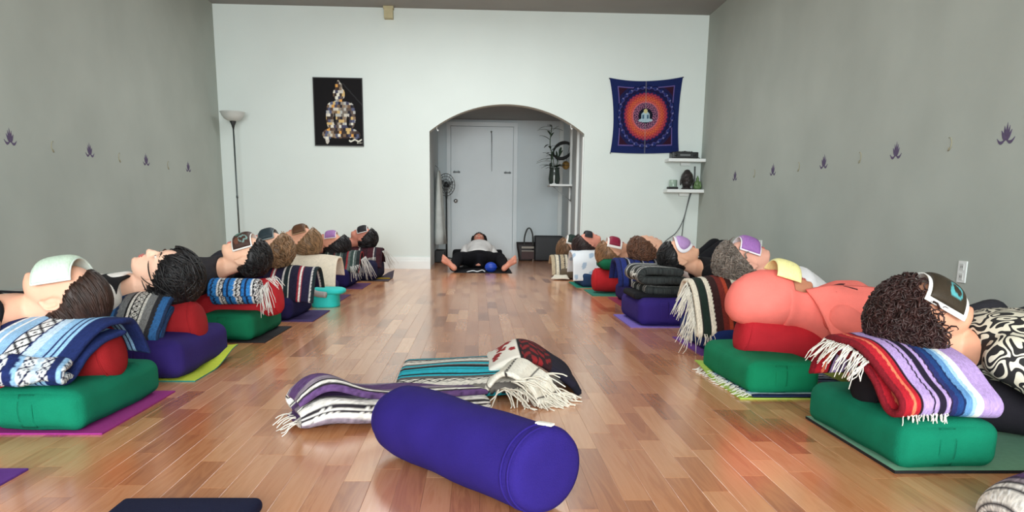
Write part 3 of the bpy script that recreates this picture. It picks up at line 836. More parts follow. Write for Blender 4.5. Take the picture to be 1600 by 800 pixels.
    for dy in (-.045, .045):
        obj('handle', *tube(crom([(.72, by+dy, bz-.06), (.73, by+dy, bz+.08), (.765, by+dy, bz+.19), (.81, by+dy, bz+.21), (.85, by+dy, bz+.12), (.86, by+dy, bz-.05)], 30)[0], .009, 8), mat('handle_dark', (44, 48, 46), .5), t)
    obj('label_panel', *join(box(.68, .87, by-.078, by-.06, .19, .22), box(.68, .87, by-.080, by-.062, .145, .16)), mat('pale_print', (150, 142, 132), .6), t, smooth=False)
    obj('lower_panel', *box(.68, .87, by-.0795, by-.065, .03, .14), mat('oxblood_leather', (62, 34, 32), .6, .1, 20), t, smooth=False)
    cs = obj('storage_case', *rounded_box(1.10, 12.62, .193, .215, .16, .192, .02), mat('black_vinyl', (22, 23, 28), .55, .1, 10)); tag(cs, 'large black case standing against the rear hall wall', 'case')
    obj('lid_seam', *box(.886, 1.314, 12.458, 12.47, .355, .362), mat('seam_dark', (10, 10, 12), .6), cs, smooth=False)
hall_things()

# ------------------------------------------------------------------ bolsters and mats
GREEN, RED, PURPLE, NAVY, BLACK, BLUE = (12, 116, 88), (152, 33, 38), (56, 38, 128), (40, 34, 92), (30, 28, 34), (34, 58, 116)
def rect_bolster(cx, cy, z0, hx, hy, hz, color, label, ang=0.0, group='rectangular bolsters'):
    V, Fc = rounded_box(0, 0, 0, hx, hy, hz, hz*.60, n=(8, 12, 5), puff=(.006, .010, .010))
    V[:, 2] += wr(V, .0035, 24, int(abs(cy)*100))
    V = V@rot('Z', ang).T+np.array([cx, cy, z0+hz])
    V[:, 2] = np.maximum(V[:, 2], z0+.0004)
    m = cloth(color)
    r = obj('bolster', V, Fc, m); tag(r, label, 'bolster', group)
    def loop(z, inset):
        P = []
        rr = hz*.62
        for q in np.linspace(0, 2*math.pi, 81):
            c, s = math.cos(q), math.sin(q)
            x = (hx-.004-inset)*np.sign(c)*abs(c)**.28; y = (hy-.004-inset)*np.sign(s)*abs(s)**.16
            P.append((x, y, z))
        return xf((np.array(P), None), rot('Z', ang), (cx, cy, z0+hz))[0]
    for z in (hz*.55, -hz*.55):
        obj('seam', *tube(loop(z, hz*.055), .0032, 5, caps=False), m, r)
    # carrying strap across one narrow end
    for s in (-1,):
        st = [(-hx*.28, s*(hy-.006), hz*.8), (-hx*.29, s*(hy+.009), hz*.3), (-hx*.29, s*(hy+.009), -hz*.3), (-hx*.28, s*(hy-.006), -hz*.8)]
        st2 = [(hx*.04, s*(hy-.006), hz*.8), (hx*.03, s*(hy+.010), hz*.3), (hx*.03, s*(hy+.010), -hz*.3), (hx*.04, s*(hy-.006), -hz*.8)]
        V2, F2, _ = sheet([st, st2], 6, 10, .004, lambda U, V_, W, L: np.ones((len(U), 3)), .0005)
        obj('strap', *xf((V2, F2), rot('Z', ang), (cx, cy, z0+hz)), m, r)
    return r
def round_bolster(p0, p1, r, color, label, squash=.93, near_round=False, group='round bolsters'):
    p0 = np.asarray(p0, float); p1 = np.asarray(p1, float); d = p1-p0; L = np.linalg.norm(d); d /= L
    u = np.cross(d, (0, 0, 1.0)); u /= np.linalg.norm(u); w = np.cross(u, d)
    prof = [(0, .03), (.003, .5), (.012, .80), (.028, .93), (.05, .985), (.09, 1.0)]
    if near_round: prof = [(0, .03), (.004, .35), (.015, .62), (.035, .82), (.065, .95), (.11, 1.0)]
    end = [(0, .03), (.002, .5), (.006, .80), (.013, .93), (.026, .985), (.05, 1.0)]
    st = [(a, k) for a, k in prof]+[(t*L, 1.0+.012*math.sin(t*math.pi)) for t in np.linspace(.2, .85, 10)]+[(L-a, k) for a, k in end[::-1]]
    q = np.linspace(0, 2*math.pi, 48, endpoint=False)
    rings = [p0+d*a+r*k*(np.cos(q)[:, None]*u+squash*np.sin(q)[:, None]*w) for a, k in st]
    V, Fc = loft(rings)
    ax = p0+d*((V-p0)@d)[:, None]; rad = V-ax
    V = V+rad*(wr(V, .018, 26, int(abs(p0[1])*77))[:, None])
    m = cloth(color)
    o = obj('bolster', V, Fc, m); tag(o, label, 'bolster', group)
    for a in ([.03, L-.032, L-.055]):
        k = np.interp(a, [s[0] for s in st], [s[1] for s in st])
        qq = np.linspace(0, 2*math.pi, 49)
        P = p0+d*a+r*(k+.004)*(np.cos(qq)[:, None]*u+squash*np.sin(qq)[:, None]*w)
        obj('seam', *tube(P, .0032, 5, caps=False), m, o)
    return o
def mat_thing(x0, x1, y0, y1, color, label, thick=.005, curl=None, under=None):
    """yoga mat; curl = (corner sign x, sign y, reach, height)"""
    nx, ny = 30, 16
    A, B = np.meshgrid(np.linspace(0, 1, nx), np.linspace(0, 1, ny), indexing='ij')
    X = x0+A*(x1-x0); Y = y0+B*(y1-y0); Z = np.full_like(X, thick+.0006)
    if curl:
        sx, sy, reach, hgt = curl
        d = np.hypot((X-(x1 if sx > 0 else x0)), (Y-(y1 if sy > 0 else y0))*.8)
        k = np.clip(1-d/reach, 0, 1); Z += hgt*k*k*(3-2*k)
    V = np.stack([X, Y, Z], 2).reshape(-1, 3); Vb = V-np.array([0, 0, thick])
    n = nx*ny; fs = grid_faces(nx, ny)
    fb = grid_faces(nx, ny, off=n, flip=True); sd = []
    for i in range(nx-1):
        for j in (0, ny-1): sd.append((i*ny+j, n+i*ny+j, n+(i+1)*ny+j, (i+1)*ny+j))
    for j in range(ny-1):
        for i in (0, nx-1): sd.append((i*ny+j, n+i*ny+j, n+i*ny+j+1, i*ny+j+1))
    m = mat('mat_%d_%d_%d' % tuple(color), color, .75, .06, 60, .5, 500, spec=.25)
    o = obj('yoga_mat', np.concatenate([V, Vb]), fs+fb+sd, m, smooth=False)
    if under:
        o.data.materials.append(mat('mat_%d_%d_%d' % tuple(under), under, .75, .06, 60, .5, 500, spec=.25))
        for p in o.data.polygons[len(fs):]: p.material_index = 1
    tag(o, label, 'yoga mat', 'yoga mats'); return o
def blanket(paths, thick, colfn, label, nu=70, nv=130, wrinkle=.004, wk=22, seed=1, fringes=(), fcol=(226, 222, 212), group='folded blankets'):
    V, Fc, c = sheet(paths, nu, nv, thick, colfn, wrinkle, wk, seed)
    V[:, 2] = np.maximum(V[:, 2], .0012)
    o = obj('blanket', V, Fc, WOVEN(), cols=c); tag(o, label, 'blanket', group)
    for i, (a, b, n, ln, d) in enumerate(fringes):
        stuff_part('fringe', fringe(a, b, n, ln, d, seed=seed+i), cloth(fcol), o)
    return o

# ------------------------------------------------------------------ people
def head_parts(M, c):
    """head built in its own frame (x sideways, y out of the face, z to the crown)"""
    # sections from chin to crown: height, front, back, half width
    sec = [(-.116, .050, .000, .016), (-.112, .066, -.012, .030), (-.102, .077, -.022, .041), (-.088, .081, -.034, .049), (-.072, .078, -.050, .055), (-.058, .080, -.062, .0585), (-.044, .081, -.074, .062),
           (-.028, .079, -.086, .0655), (-.008, .0785, -.097, .0685), (.010, .0785, -.104, .0705), (.026, .084, -.108, .072), (.045, .086, -.110, .0735), (.065, .080, -.106, .0725), (.083, .068, -.098, .066), (.098, .050, -.083, .054), (.110, .026, -.060, .036), (.116, .002, -.036, .016)]
    q = np.linspace(0, 2*math.pi, 36, endpoint=False); cq, sq = np.cos(q), np.sin(q)
    rings = []
    for z_, f_, b_, w_ in sec:
        e_ = 2.0/2.3
        X = w_*np.sign(cq)*np.abs(cq)**e_
        yc = b_*.52+f_*.48
        Y = np.where(sq > 0, yc+(f_-yc)*np.abs(sq)**1.0, yc-(yc-b_)*np.abs(sq)**1.0)
        rings.append(np.stack([X, Y, np.full(36, z_)], 1))
    P = [loft(rings), capsule((0, .078, .020), .0075, (0, .098, -.020), .0105), ellipsoid((0, .096, -.025), (.0125, .0125, .010)), ellipsoid((.011, .088, -.028), (.0085, .010, .0075)), ellipsoid((-.011, .088, -.028), (.0085, .010, .0075)),
         ellipsoid((0, .079, -.0535), (.024, .010, .009)), ellipsoid((0, .078, -.068), (.021, .010, .008)), ellipsoid((0, .072, -.094), (.022, .014, .014)),
         ellipsoid((.030, .068, .008), (.014, .0105, .009)), ellipsoid((-.030, .068, .008), (.014, .0105, .009)), ellipsoid((.027, .074, .030), (.024, .011, .007)), ellipsoid((-.027, .074, .030), (.024, .011, .007))]
    for s in (-1, 1):
        P.append(ellipsoid((s*.0735, -.016, -.012), (.0095, .017, .028), rot('Z', -s*.5)))
        P.append(tube([(s*(.0815+.005*math.cos(t)), -.020-.017*math.cos(t+.35), -.010+.031*math.sin(t+.35)) for t in np.linspace(-1.6, 2.7, 14)], .0062, 8))
        P.append(ellipsoid((s*.0765, -.010, -.044), (.0075, .010, .011)))
    P.append(capsule((0, -.030, -.03), .050, (0, -.036, -.14), .054))
    return [xf(p, M, c) for p in P]
def hand_parts(w, d, nrm, side):
    """palm, four fingers with bends, thumb leaving the side of the palm"""
    w, d, nrm = [np.asarray(v, float) for v in (w, d, nrm)]
    d /= np.linalg.norm(d); nrm = nrm-d*np.dot(nrm, d); nrm /= np.linalg.norm(nrm); s = np.cross(nrm, d)*side
    M = np.stack([s, d, nrm], 1)
    P = [xf(ellipsoid((0, .045, 0), (.040, .055, .016)), M, w)]
    for i, (x, L) in enumerate(((-.030, .058), (-.010, .072), (.010, .078), (.029, .070))):
        b = np.array((x, .088, 0)); k1 = b+np.array((x*.08, L*.45, .006)); k2 = k1+np.array((x*.04, L*.30, .014)); k3 = k2+np.array((0, L*.2, .018))
        P.append(xf(chain([b, k1, k2, k3], [.0095, .009, .0085, .0075], 8), M, w))
    P.append(xf(chain([(.030, .030, .004), (.056, .055, .012), (.062, .083, .020)], [.013, .0105, .009], 8), M, w))
    return P
def foot_parts(ank, e, toe, side, lat):
    """heel down, toes up and outward; sole faces along e"""
    ank = np.asarray(ank, float); toe = np.asarray(toe, float); toe /= np.linalg.norm(toe)
    e = e-toe*np.dot(e, toe); e /= np.linalg.norm(e); s = np.cross(toe, e)*side
    heel = ank+e*.045-toe*.01; ball = heel+toe*.155+e*.005
    P = [capsule(ank, .036, heel, .034), capsule(heel, .034, heel+toe*.08-e*.012, .032), capsule(heel+toe*.08-e*.014-s*.008, .032, ball-s*.014-e*.005, .026), capsule(heel+toe*.08-e*.014, .03, ball+s*.022-e*.005, .025), capsule(ank-e*.0, .036, heel+toe*.10-e*.03, .028)]
    for i, (x, L, r) in enumerate(((-.030, .052, .0135), (-.009, .048, .0098), (.008, .043, .009), (.023, .036, .0085), (.036, .027, .008))):
        b = ball+s*x-toe*(.004+.006*max(i-1, 0)); P.append(capsule(b, r, b+toe*L, r*.9, 8))
    return P
def person(label, head, e, tilt=0.0, turn=0.0, skin=(222, 172, 146), chest_z=.30, top=(30, 30, 34), sleeve=1.0, trousers=(36, 36, 42), knees=.18, spread=.13,
           legs=(.40, .38), voxel=.009, cvox=.014, hair=None, topmat=None, arm=1.0, lower=None, eyes=False, hood=None, lips=(186, 104, 98), neckline=.03, strap=False, toe_lean=1.5, belly=0.0, bare_feet=False, armx=.25):
    head = np.asarray(head, float); e = np.asarray(e, float); z = np.array([0, 0, 1.0]); lat = np.cross(z, e)
    ct, st_ = math.cos(tilt), math.sin(tilt)
    crown = -e*ct+z*st_; face = z*ct+e*st_
    R_ = np.array(Matrix.Rotation(turn, 3, Vector(crown))); face = R_@face
    M = np.stack([np.cross(face, crown), face, crown], 1)
    N = head+M@np.array((0, -.036, -.125))
    zN = N[2]; zp = .118
    def C(d, zz, off=0): return np.array([N[0]+e[0]*d+lat[0]*off, N[1]+e[1]*d+lat[1]*off, zz])
    zc = chest_z
    stn = [(.0, zN-.002, .060, .054), (.028, zN-.014, .108, .066), (.062, .5*(zN+zc), .166, .084), (.13, zc+.008, .172, .102), (.21, zc, .162, .106+belly*.3), (.33, zc*.60+zp*.40, .140, .096+belly), (.43, zc*.25+zp*.75, .156, .102+belly*.6), (.51, zp, .170, .108), (.59, zp-.01, .150, .098), (.64, zp-.015, .10, .07)]
    q = np.linspace(0, 2*math.pi, 28, endpoint=False)
    def torso(i0, i1, grow):
        rings = []
        for d, zz, ry, rz in stn[i0:i1]:
            rings.append(C(d, zz)+np.cos(q)[:, None]*lat*(ry+grow)+np.sin(q)[:, None]*z*(rz+grow))
        return loft(rings)
    limbs = []; hands = []; feet = []; arms_cl = []; legs_cl = []
    for s in (-1, 1):
        sh = C(.075, .5*(zN+zc)-.008, s*.160); el = C(.075+armx, max(.075, zc*.42), s*(.165+.115*arm)); wr_ = C(.075+armx+.20, .045, s*(.165+.135*arm))
        limbs += [capsule(sh, .056, (sh+el)/2, .048), capsule((sh+el)/2, .048, el, .038), capsule(el, .039, el*.6+wr_*.4, .038), capsule(el*.6+wr_*.4, .038, wr_, .026)]
        hands += hand_parts(wr_, (wr_-el)/np.linalg.norm(wr_-el)*np.array([1, 1, .0]), z, s)
        m_ = sh+(el-sh)*min(sleeve*2, 1)
        if sleeve > 0: arms_cl.append(capsule(sh, .070, m_, .060))
        if sleeve > .5:
            t = (sleeve-.5)*2; w2 = el+(wr_-el)*t*.92
            arms_cl.append(capsule(el, .056, w2, .044))
        hp = C(.53, zp, s*.085); kn = C(.53+legs[0], knees, s*spread); an = C(.53+legs[0]+legs[1], .062, s*(spread+.04))
        limbs += [capsule(hp, .092, (hp+kn)/2, .074), capsule((hp+kn)/2, .074, kn, .054), capsule(kn, .054, kn*.65+an*.35, .056), capsule(kn*.65+an*.35, .056, an, .036)]
        toe = z*.95+lat*s*toe_lean+e*.12
        feet += foot_parts(an, e, toe, s, lat)
        legs_cl += [capsule(hp, .108, (hp+kn)/2, .090), capsule((hp+kn)/2, .090, kn, .072), capsule(kn, .070, kn*.65+an*.35, .070), capsule(kn*.65+an*.35, .070, an-e*.03, .058)]
    body = remesh(head_parts(M, head)+[torso(0, 10, 0)]+limbs+hands+feet, voxel, 3)
    V, Fc = body; V[:, 2] = np.maximum(V[:, 2], .008)
    p = obj('person', V, Fc, skinmat(skin), loc=(N[0]+e[0]*.5, N[1]+e[1]*.5, 0))
    tag(p, label, 'person', None)
    k0 = 1 if not strap else 3
    tp = [torso(k0, 8, .014)]+arms_cl
    if lower: tp += lower
    if strap:
        for s in (-1, 1):
            P_ = crom([C(.16, zc+.112, s*.10), C(.10, zc+.108, s*.112), C(.05, .5*(zN+zc)+.075, s*.112), C(.03, zN+.01, s*.112), C(.06, zc-.06, s*.10)], 24)[0]
            obj('top_strap', *tube(P_, .013, 8, .35), cloth(top), p)
    V, Fc = remesh(tp, cvox*.8, 4, .004, 26, int(abs(head[1])*50))
    V[:, 2] = np.maximum(V[:, 2], .010)
    obj('top', V, Fc, topmat or cloth(top), p)
    V, Fc = remesh([torso(6, 10, .012)]+legs_cl, cvox, 4, .004, 20, 3); V[:, 2] = np.maximum(V[:, 2], .010)
    obj('trousers', V, Fc, cloth(trousers), p)
    g = G()
    for (zz, dy, rx) in ((-.0545, .0868, .020), (-.0655, .0860, .018)):
        g.add(ellipsoid((0, dy, zz), (rx, .0055, .0048), n=14))
    obj('lips', *xf(g.get(), M, head), skinmat(lips), p)
    if eyes:
        for s in (-1, 1):
            ey = obj('eye', *xf(ellipsoid((s*.030, .0755, .009), (.0125, .0060, .0048), n=14), M, head), mat('eye_white', (226, 220, 214), .3), p)
            obj('iris', *xf(ellipsoid((s*.030, .0806, .009), (.0050, .0016, .0046), n=12), M, head), mat('iris_dark', (40, 28, 24), .3), ey)
            obj('eyebrow', *xf(tube(crom([(s*.012, .0845, .030), (s*.028, .0845, .036), (s*.048, .074, .030)], 8)[0], [.002, .003, .0035, .0035, .003, .003, .002, .0015], 6), M, head), mat('brow_dark', (48, 36, 32), .8), p)
    if hair: hair_on(p, M, head, **hair)
    return p, M, head
def hair_on(p, M, c, color, center=(0, -.014, .024), radii=(.086, .108, .106), locks=260, llen=.10, curl=0.0, width=.0055, ear=False, flow=(0, -1, .15), jitter=.25, sag=0.0, seed=1, lift=.004, tail=None, fwd=0.0):
    """scalp cap plus individual locks, all one hair mesh"""
    g = np.random.default_rng(seed); center = np.array(center); radii = np.array(radii); flow = np.array(flow, float)
    zt = [-1, -.6, -.35, -.1, .1, .3, .5, .62, 1]
    yt = [-.30, -.25, -.10, .06, .40, .56, .70, .82, 1.2] if ear else [-.1, 0, .15, .28, .42, .56, .70, .82, 1.2]
    yt = np.array(yt)+fwd*np.exp(-((np.array(zt)-.0)/.45)**2)
    def skin_zone(d):
        return d[..., 1]-np.interp(d[..., 2], zt, yt)
    G_ = G()
    V, Fc = ellipsoid((0, 0, 0), (1, 1, 1), n=48)
    s = skin_zone(V); k = np.where(s > 0, np.clip(1-s*4.0, .62, 1), 1.0)
    if not ear: pass
    V = V*k[:, None]*(1+.03*wr(V, 1, 9, seed)[:, None]*(s < -.03)[:, None])
    G_.add((V*radii+center, Fc))
    if tail is not None: G_.add(tail)
    n = 0
    while n < locks:
        d = g.normal(size=3); d /= np.linalg.norm(d)
        if skin_zone(d) > -.02 or (d[2] < -.75): continue
        n += 1
        pos = d.copy(); P = []
        fl = flow+g.normal(size=3)*jitter; fl /= np.linalg.norm(fl)
        stp = llen*g.uniform(.6, 1.2)/9/radii.mean(); ph = g.uniform(0, 6.28); li = lift*g.uniform(.2, 1.6)
        for i in range(10):
            t = fl-pos*np.dot(fl, pos); t /= np.linalg.norm(t)+1e-6
            nn = np.cross(pos, t)
            q = pos*radii+center+pos*(li+curl*.5)+ (nn*math.cos(ph+i*1.25)+pos*math.sin(ph+i*1.25))*curl
            q = q+np.array([0, -1, 0])*sag*(i/9)**2
            P.append(q)
            pos = pos+t*stp; pos /= np.linalg.norm(pos)
        w_ = width*g.uniform(.7, 1.3)
        G_.add(tube(P, w_*np.array([.6, .9, 1, 1, 1, 1, .95, .85, .6, .25]), 5, .6))
    V, Fc = G_.get()
    V = np.asarray(V)@M.T+c
    V[:, 2] = np.maximum(V[:, 2], .012)
    obj('hair', V, Fc, hairmat(color), p)
def eye_pillow(M, c, color, label, w=.20, h=.085, thick=.018, zoff=.014, lining=None, pat=None, shape='rect', rise=0.0, skew=0.0, group='eye pillows', edge=.006):
    n = 34
    A, B = np.meshgrid(np.linspace(-1, 1, n), np.linspace(-1, 1, n), indexing='ij')
    if shape == 'oval':
        r = np.maximum(np.abs(A), np.abs(B))+1e-9; l = np.hypot(A, B)+1e-9
        A, B = A*r/l, B*r/l
    def surf(A, B, off):
        x = A*w/2; th = x/.092
        X = (.089+rise*.3)*np.sin(th); Y = .010+rise+(.088)*np.cos(th); Z = zoff+B*h/2+skew*x
        nx, ny = np.sin(th), np.cos(th)
        return np.stack([X+nx*off, Y+ny*off, Z], 2)
    if shape == 'oval': k = np.sqrt(np.clip(1-np.hypot(A, B)**2.5, 0, 1))
    else: k = ((1-np.abs(A)**3)*(1-np.abs(B)**3))**.6
    T_ = surf(A, B, .0045+thick*k); Bt = surf(A, B, .002-0*k)
    V = np.concatenate([T_.reshape(-1, 3), Bt.reshape(-1, 3)])
    n2 = n*n; fs = grid_faces(n, n, flip=True)+grid_faces(n, n, off=n2)
    ring = [i*n for i in range(n)]+[(n-1)*n+j for j in range(1, n)]+[i*n+n-1 for i in range(n-2, -1, -1)]+[j for j in range(n-2, 0, -1)]
    for a, b in zip(ring, ring[1:]+ring[:1]): fs.append((a, b, n2+b, n2+a))
    V = V@M.T+c
    cols = np.tile(lin(color), (len(V), 1))
    if pat:
        pc = pat(A.ravel(), B.ravel()); cols[:n2] = pc
    g = np.random.default_rng(3); cols = np.clip(cols*(1+.05*g.normal(size=(len(cols), 1))), 0, 1)
    o = obj('eye_pillow', V, fs, printed('satin_print', .5, .25), cols=cols); tag(o, label, 'eye pillow', group)
    if lining:
        n = 20; A, B = np.meshgrid(np.linspace(-1, 1, n), np.linspace(-1, 1, n), indexing='ij')
        if shape == 'oval':
            r = np.maximum(np.abs(A), np.abs(B))+1e-9; l = np.hypot(A, B)+1e-9; A, B = A*r/l, B*r/l
        A2 = A*(1+edge*2/w*1.3); B2 = B*(1+edge*2/h)
        V = np.concatenate([surf(A2, B2, .0035).reshape(-1, 3), surf(A2, B2, .0).reshape(-1, 3)])@M.T+c
        n2 = n*n; fs = grid_faces(n, n, flip=True)+grid_faces(n, n, off=n2)
        ring = [i*n for i in range(n)]+[(n-1)*n+j for j in range(1, n)]+[i*n+n-1 for i in range(n-2, -1, -1)]+[j for j in range(n-2, 0, -1)]
        for a, b in zip(ring, ring[1:]+ring[:1]): fs.append((a, b, n2+b, n2+a))
        obj('lining', V, fs, cloth(lining), o)
    return o
def blot(base, spots):
    """printed figures on the fabric of an eye pillow"""
    def f(A, B):
        c = np.tile(lin(base), (len(A), 1))
        for (x, y, rx, ry, col, hollow) in spots:
            d = ((A-x)/rx)**2+((B-y)/ry)**2+.25*np.sin(A*14+B*9)
            k = (d < 1) & (d > (.42 if hollow else -9)); c[k] = lin(col)
        return c
    return f

# ------------------------------------------------------------------ foreground
def foreground():
    c, s = math.cos(-.9085), math.sin(-.9085); L = .686
    b = round_bolster((-.038-c*L/2, 2.019-s*L/2, .1035), (-.038+c*L/2, 2.019+s*L/2, .1035), .1087, (42, 30, 112), 'large purple round bolster lying alone in the middle of the floor', .95, True)
    ex = np.array([-.038+c*(L/2-.045), 2.019+s*(L/2-.045), .1035+.1055])
    obj('care_tag', *xf(rounded_box(0, 0, 0, .022, .009, .003, .002, n=(4, 3, 2)), rot('Z', -.6), ex+np.array([.012, .004, .001])), cloth((226, 224, 216)), b)
    pw = [(.012, (70, 56, 84)), (.028, (92, 66, 112)), (.014, (150, 140, 150)), (.008, (40, 36, 42)), (.012, (222, 218, 214)), (.007, (44, 40, 46)), (.034, (236, 232, 226)), (.007, (44, 40, 46)), (.010, (222, 218, 214)), (.008, (40, 36, 42)), (.012, (150, 140, 150))]
    W_, K_, P_, Q_ = (232, 228, 222), (42, 38, 44), (92, 66, 112), (140, 128, 142)
    pv = [(.10, P_), (.012, W_), (.007, K_), (.034, W_), (.007, K_), (.012, W_), (.010, K_), (.014, Q_), (.008, W_), (.005, K_), (.006, W_), (.005, K_), (.030, W_), (.006, K_), (.008, W_), (.006, K_), (.03, Q_), (.05, P_), (.01, W_), (.008, K_), (.03, W_), (.008, K_), (.01, W_), (.02, Q_), (.06, P_), (.02, Q_), (.008, K_), (.012, W_), (.008, K_), (.11, P_), (.02, Q_), (.1, P_)]
    # purple and white blanket folded behind the bolster
    d = np.array([math.cos(.46), math.sin(.46), 0]); nn = np.array([-d[1], d[0], 0]); o0 = np.array([-.545, 2.44, 0])
    prof = [(.22, .020), (.02, .022), (.0, .045), (.03, .062), (.16, .062), (.2, .075), (.17, .092), (.06, .096), (.02, .088)]
    def at(a, dd, z): return o0+d*a+nn*dd+np.array([0, 0, z])
    blanket([[at(a, dd*k, z*k2) for dd, z in prof] for a, k, k2 in ((0, .85, 1.0), (.10, 1.1, 1.5), (.24, 1.0, 1.1), (.46, .95, .9), (.66, .8, .8))], .024, stripes(pv, 'v', .2, 5), 'purple, white and black striped blanket folded behind the purple bolster', 60, 150, .005, 24, 4,
            [(at(-.002, .02, .03), at(-.002, .12, .05), 9, .06, (-d[0], -d[1]-.1, -.1))])
    # teal blanket
    tq = [(.03, (34, 176, 196)), (.004, (20, 30, 36)), (.018, (34, 176, 196)), (.022, (26, 28, 32)), (.010, (150, 150, 146)), (.02, (34, 176, 196)), (.004, (20, 30, 36)), (.02, (112, 108, 104)), (.012, (226, 222, 212)), (.026, (228, 224, 214)), (.012, (226, 222, 212)), (.02, (96, 92, 90)), (.012, (34, 176, 196)), (.012, (26, 28, 32))]
    def tp(x, sk):
        d_ = (x+.05)*.32-.02
        return [(x+sk*.5, 3.36+d_, .018), (x+sk*.2, 3.0+d_, .018), (x, 2.93+d_, .036), (x, 2.98+d_, .060), (x+sk*.3, 3.2+d_, .078), (x+sk*.6, 3.38+d_, .076), (x+sk, 3.45+d_, .060), (x+sk, 3.47+d_, .03)]
    blanket([tp(-.30, 0), tp(-.05, .02), tp(.20, .04)], .022, stripes([(w_*1.5, c_) for w_, c_ in tq], 'v', .1, 6, diamonds([(.228, .267)], (30, 30, 34), (228, 224, 214), .05), phase=.06), 'folded teal blanket with black, grey and white stripes on the floor behind the purple bolster', 70, 170, .006, 16, 9)
    # cream fringed end of a blanket
    cr = stripes([(.03, (226, 220, 206)), (.006, (60, 52, 50)), (.05, (230, 226, 214))], 'v', .08, 3)
    cb = blanket([[(.02, 2.92, .03), (.10, 2.90, .10), (.18, 2.84, .085), (.22, 2.78, .02)], [(.06, 3.2, .05), (.16, 3.08, .13), (.26, 2.95, .09), (.31, 2.88, .02)]], .022, cr, 'cream fringed blanket end heaped beside the teal blanket', 40, 60, .008, 30, 12)
    stuff_part('fringe', join(fringe((.08, 2.85, .06), (.30, 2.93, .05), 46, .13, (.35, -.5, -.25), .0034, .7, 3), fringe((.12, 2.84, .09), (.26, 2.98, .09), 30, .13, (.5, -.6, -.1), .0034, .7, 4), fringe((.2, 2.82, .03), (.33, 2.95, .03), 26, .10, (.8, -.35, -.1), .0034, .6, 5)), cloth((228, 222, 208)), cb)
    # dark red and navy cloth bag over the heap
    def bagcol(U, V, W, L_):
        v = V/L_; u = U/max(W, 1e-6); c_ = np.tile(lin((226, 220, 210)), (len(U), 1))
        for (x, y, r) in ((.12, .30, .05), (.16, .42, .035), (.2, .36, .03), (.1, .2, .03), (.2, .55, .06), (.26, .62, .03), (.25, .5, .03), (.15, .66, .03), (.12, .82, .05), (.19, .86, .03), (.2, .75, .025), (.27, .25, .03)):
            k = (((v-x)/r)**2+((u-y)/(r*1.6))**2+.3*np.sin(V*220+U*170)) < 1; c_[k] = lin((148, 40, 42))
        red = (v > .33) & (v < .62); mot = np.sin(U*90+3*np.sin(V*60))*np.sin(V*110+2) > .1
        c_[red] = np.where(mot[red][:, None], lin((132, 34, 38)), lin((48, 26, 30)))
        c_[v >= .62] = lin((34, 32, 46)); c_[v > .9] = lin((24, 24, 34))
        c_[(np.abs(v-.33) < .012)] = lin((30, 26, 28))
        mk = (v > .66) & (v < .80) & (np.abs(u-.45-.25*(v-.7)) < .035); c_[mk] = lin((178, 190, 206))
        return c_
    bagp = lambda y, k: [(.05, y, .065), (.10, y, .11*k), (.16, y, .145*k), (.23, y-.02, .14*k), (.30, y-.05, .10*k), (.37, y-.10, .05), (.40, y-.13, .012)]
    o = blanket([bagp(3.12, .85), bagp(3.26, 1.05), bagp(3.42, 1.0), bagp(3.52, .8)], .03, bagcol, 'dark red and navy cloth with white flower patterned band slumped over the teal blanket', 70, 90, .005, 22, 15, group=None)
    o.name = 'patterned_cloth'; o['category'] = 'cloth'
    # navy pad peeking in at the bottom edge
    o = obj('folded_pad', *rounded_box(-.655, 1.60, .018, .16, .19, .0175, .016, puff=(0, 0, .006)), cloth((24, 28, 56))); tag(o, 'dark navy folded pad at the very bottom edge, left of the purple bolster', 'pad')
    mat_thing(-2.95, -1.195, 1.48, 2.095, (96, 50, 140), 'bright purple mat whose corner shows at the lower left edge')
    # heaped blanket at lower right corner
    dome = lambda x, r, h: [(x, 1.62-r*math.cos(t), .004+h*math.sin(t)**.8) for t in np.linspace(.02, math.pi-.02, 14)]
    blanket([dome(1.165, .07, .03), dome(1.185, .12, .075), dome(1.24, .16, .112), dome(1.34, .18, .138), dome(1.50, .19, .145), dome(1.75, .19, .13)], .016, stripes(pw, 'u', .25, 5, phase=.05), 'purple, white and black striped blanket heaped in the lower right corner', 90, 60, .003, 24, 21)
foreground()

# ------------------------------------------------------------------ the two rows
E_R, E_L = (1, 0, 0), (-1, 0, 0)
def props(o, Xe, Yc, cross, long_, cl, ll, hz=.066, cdx=.165, hy=.30, r=.105, z0=.212, a0=.03, z1=.104, length=.66, hx=.145, dy=0.0):
    if cross is not None:
        rect_bolster(Xe+o*cdx, Yc, .0062, hx, hy, hz, cross, cl, .03*o)
    if long_ is not None:
        round_bolster((Xe+o*a0, Yc+dy, z0), (Xe+o*(a0+length), Yc, z1), r, long_, ll)
def over(o, Xe, Yc, a0, a1, prof, thick, colfn, label, seed=1, nu=70, nv=130, wrinkle=.004, fringes=(), k1=1.0, skew=0.0, **kw):
    """blanket laid across the raised bolster; prof is (y, z) from the near side to the far side"""
    am = (a0+a1)/2
    ps = [[(Xe+o*(a+skew*max(0, -y)/.25), Yc+y, z-dz) for y, z in prof] for a, dz in ((a0, .006), (am, 0), (a1, .012*k1))]
    return blanket(ps, thick, colfn, label, nu, nv, wrinkle, 20, seed, fringes, **kw)
NEARFOLD = [(.0, .290), (-.08, .278), (-.15, .235), (-.215, .172), (-.255, .168), (-.262, .195), (-.215, .235), (-.15, .285), (-.07, .322), (0, .330), (.08, .318), (.15, .25), (.19, .19)]
SIMPLE = [(-.20, .18), (-.165, .22), (-.12, .275), (-.06, .318), (0, .330), (.08, .318), (.14, .25), (.18, .19)]

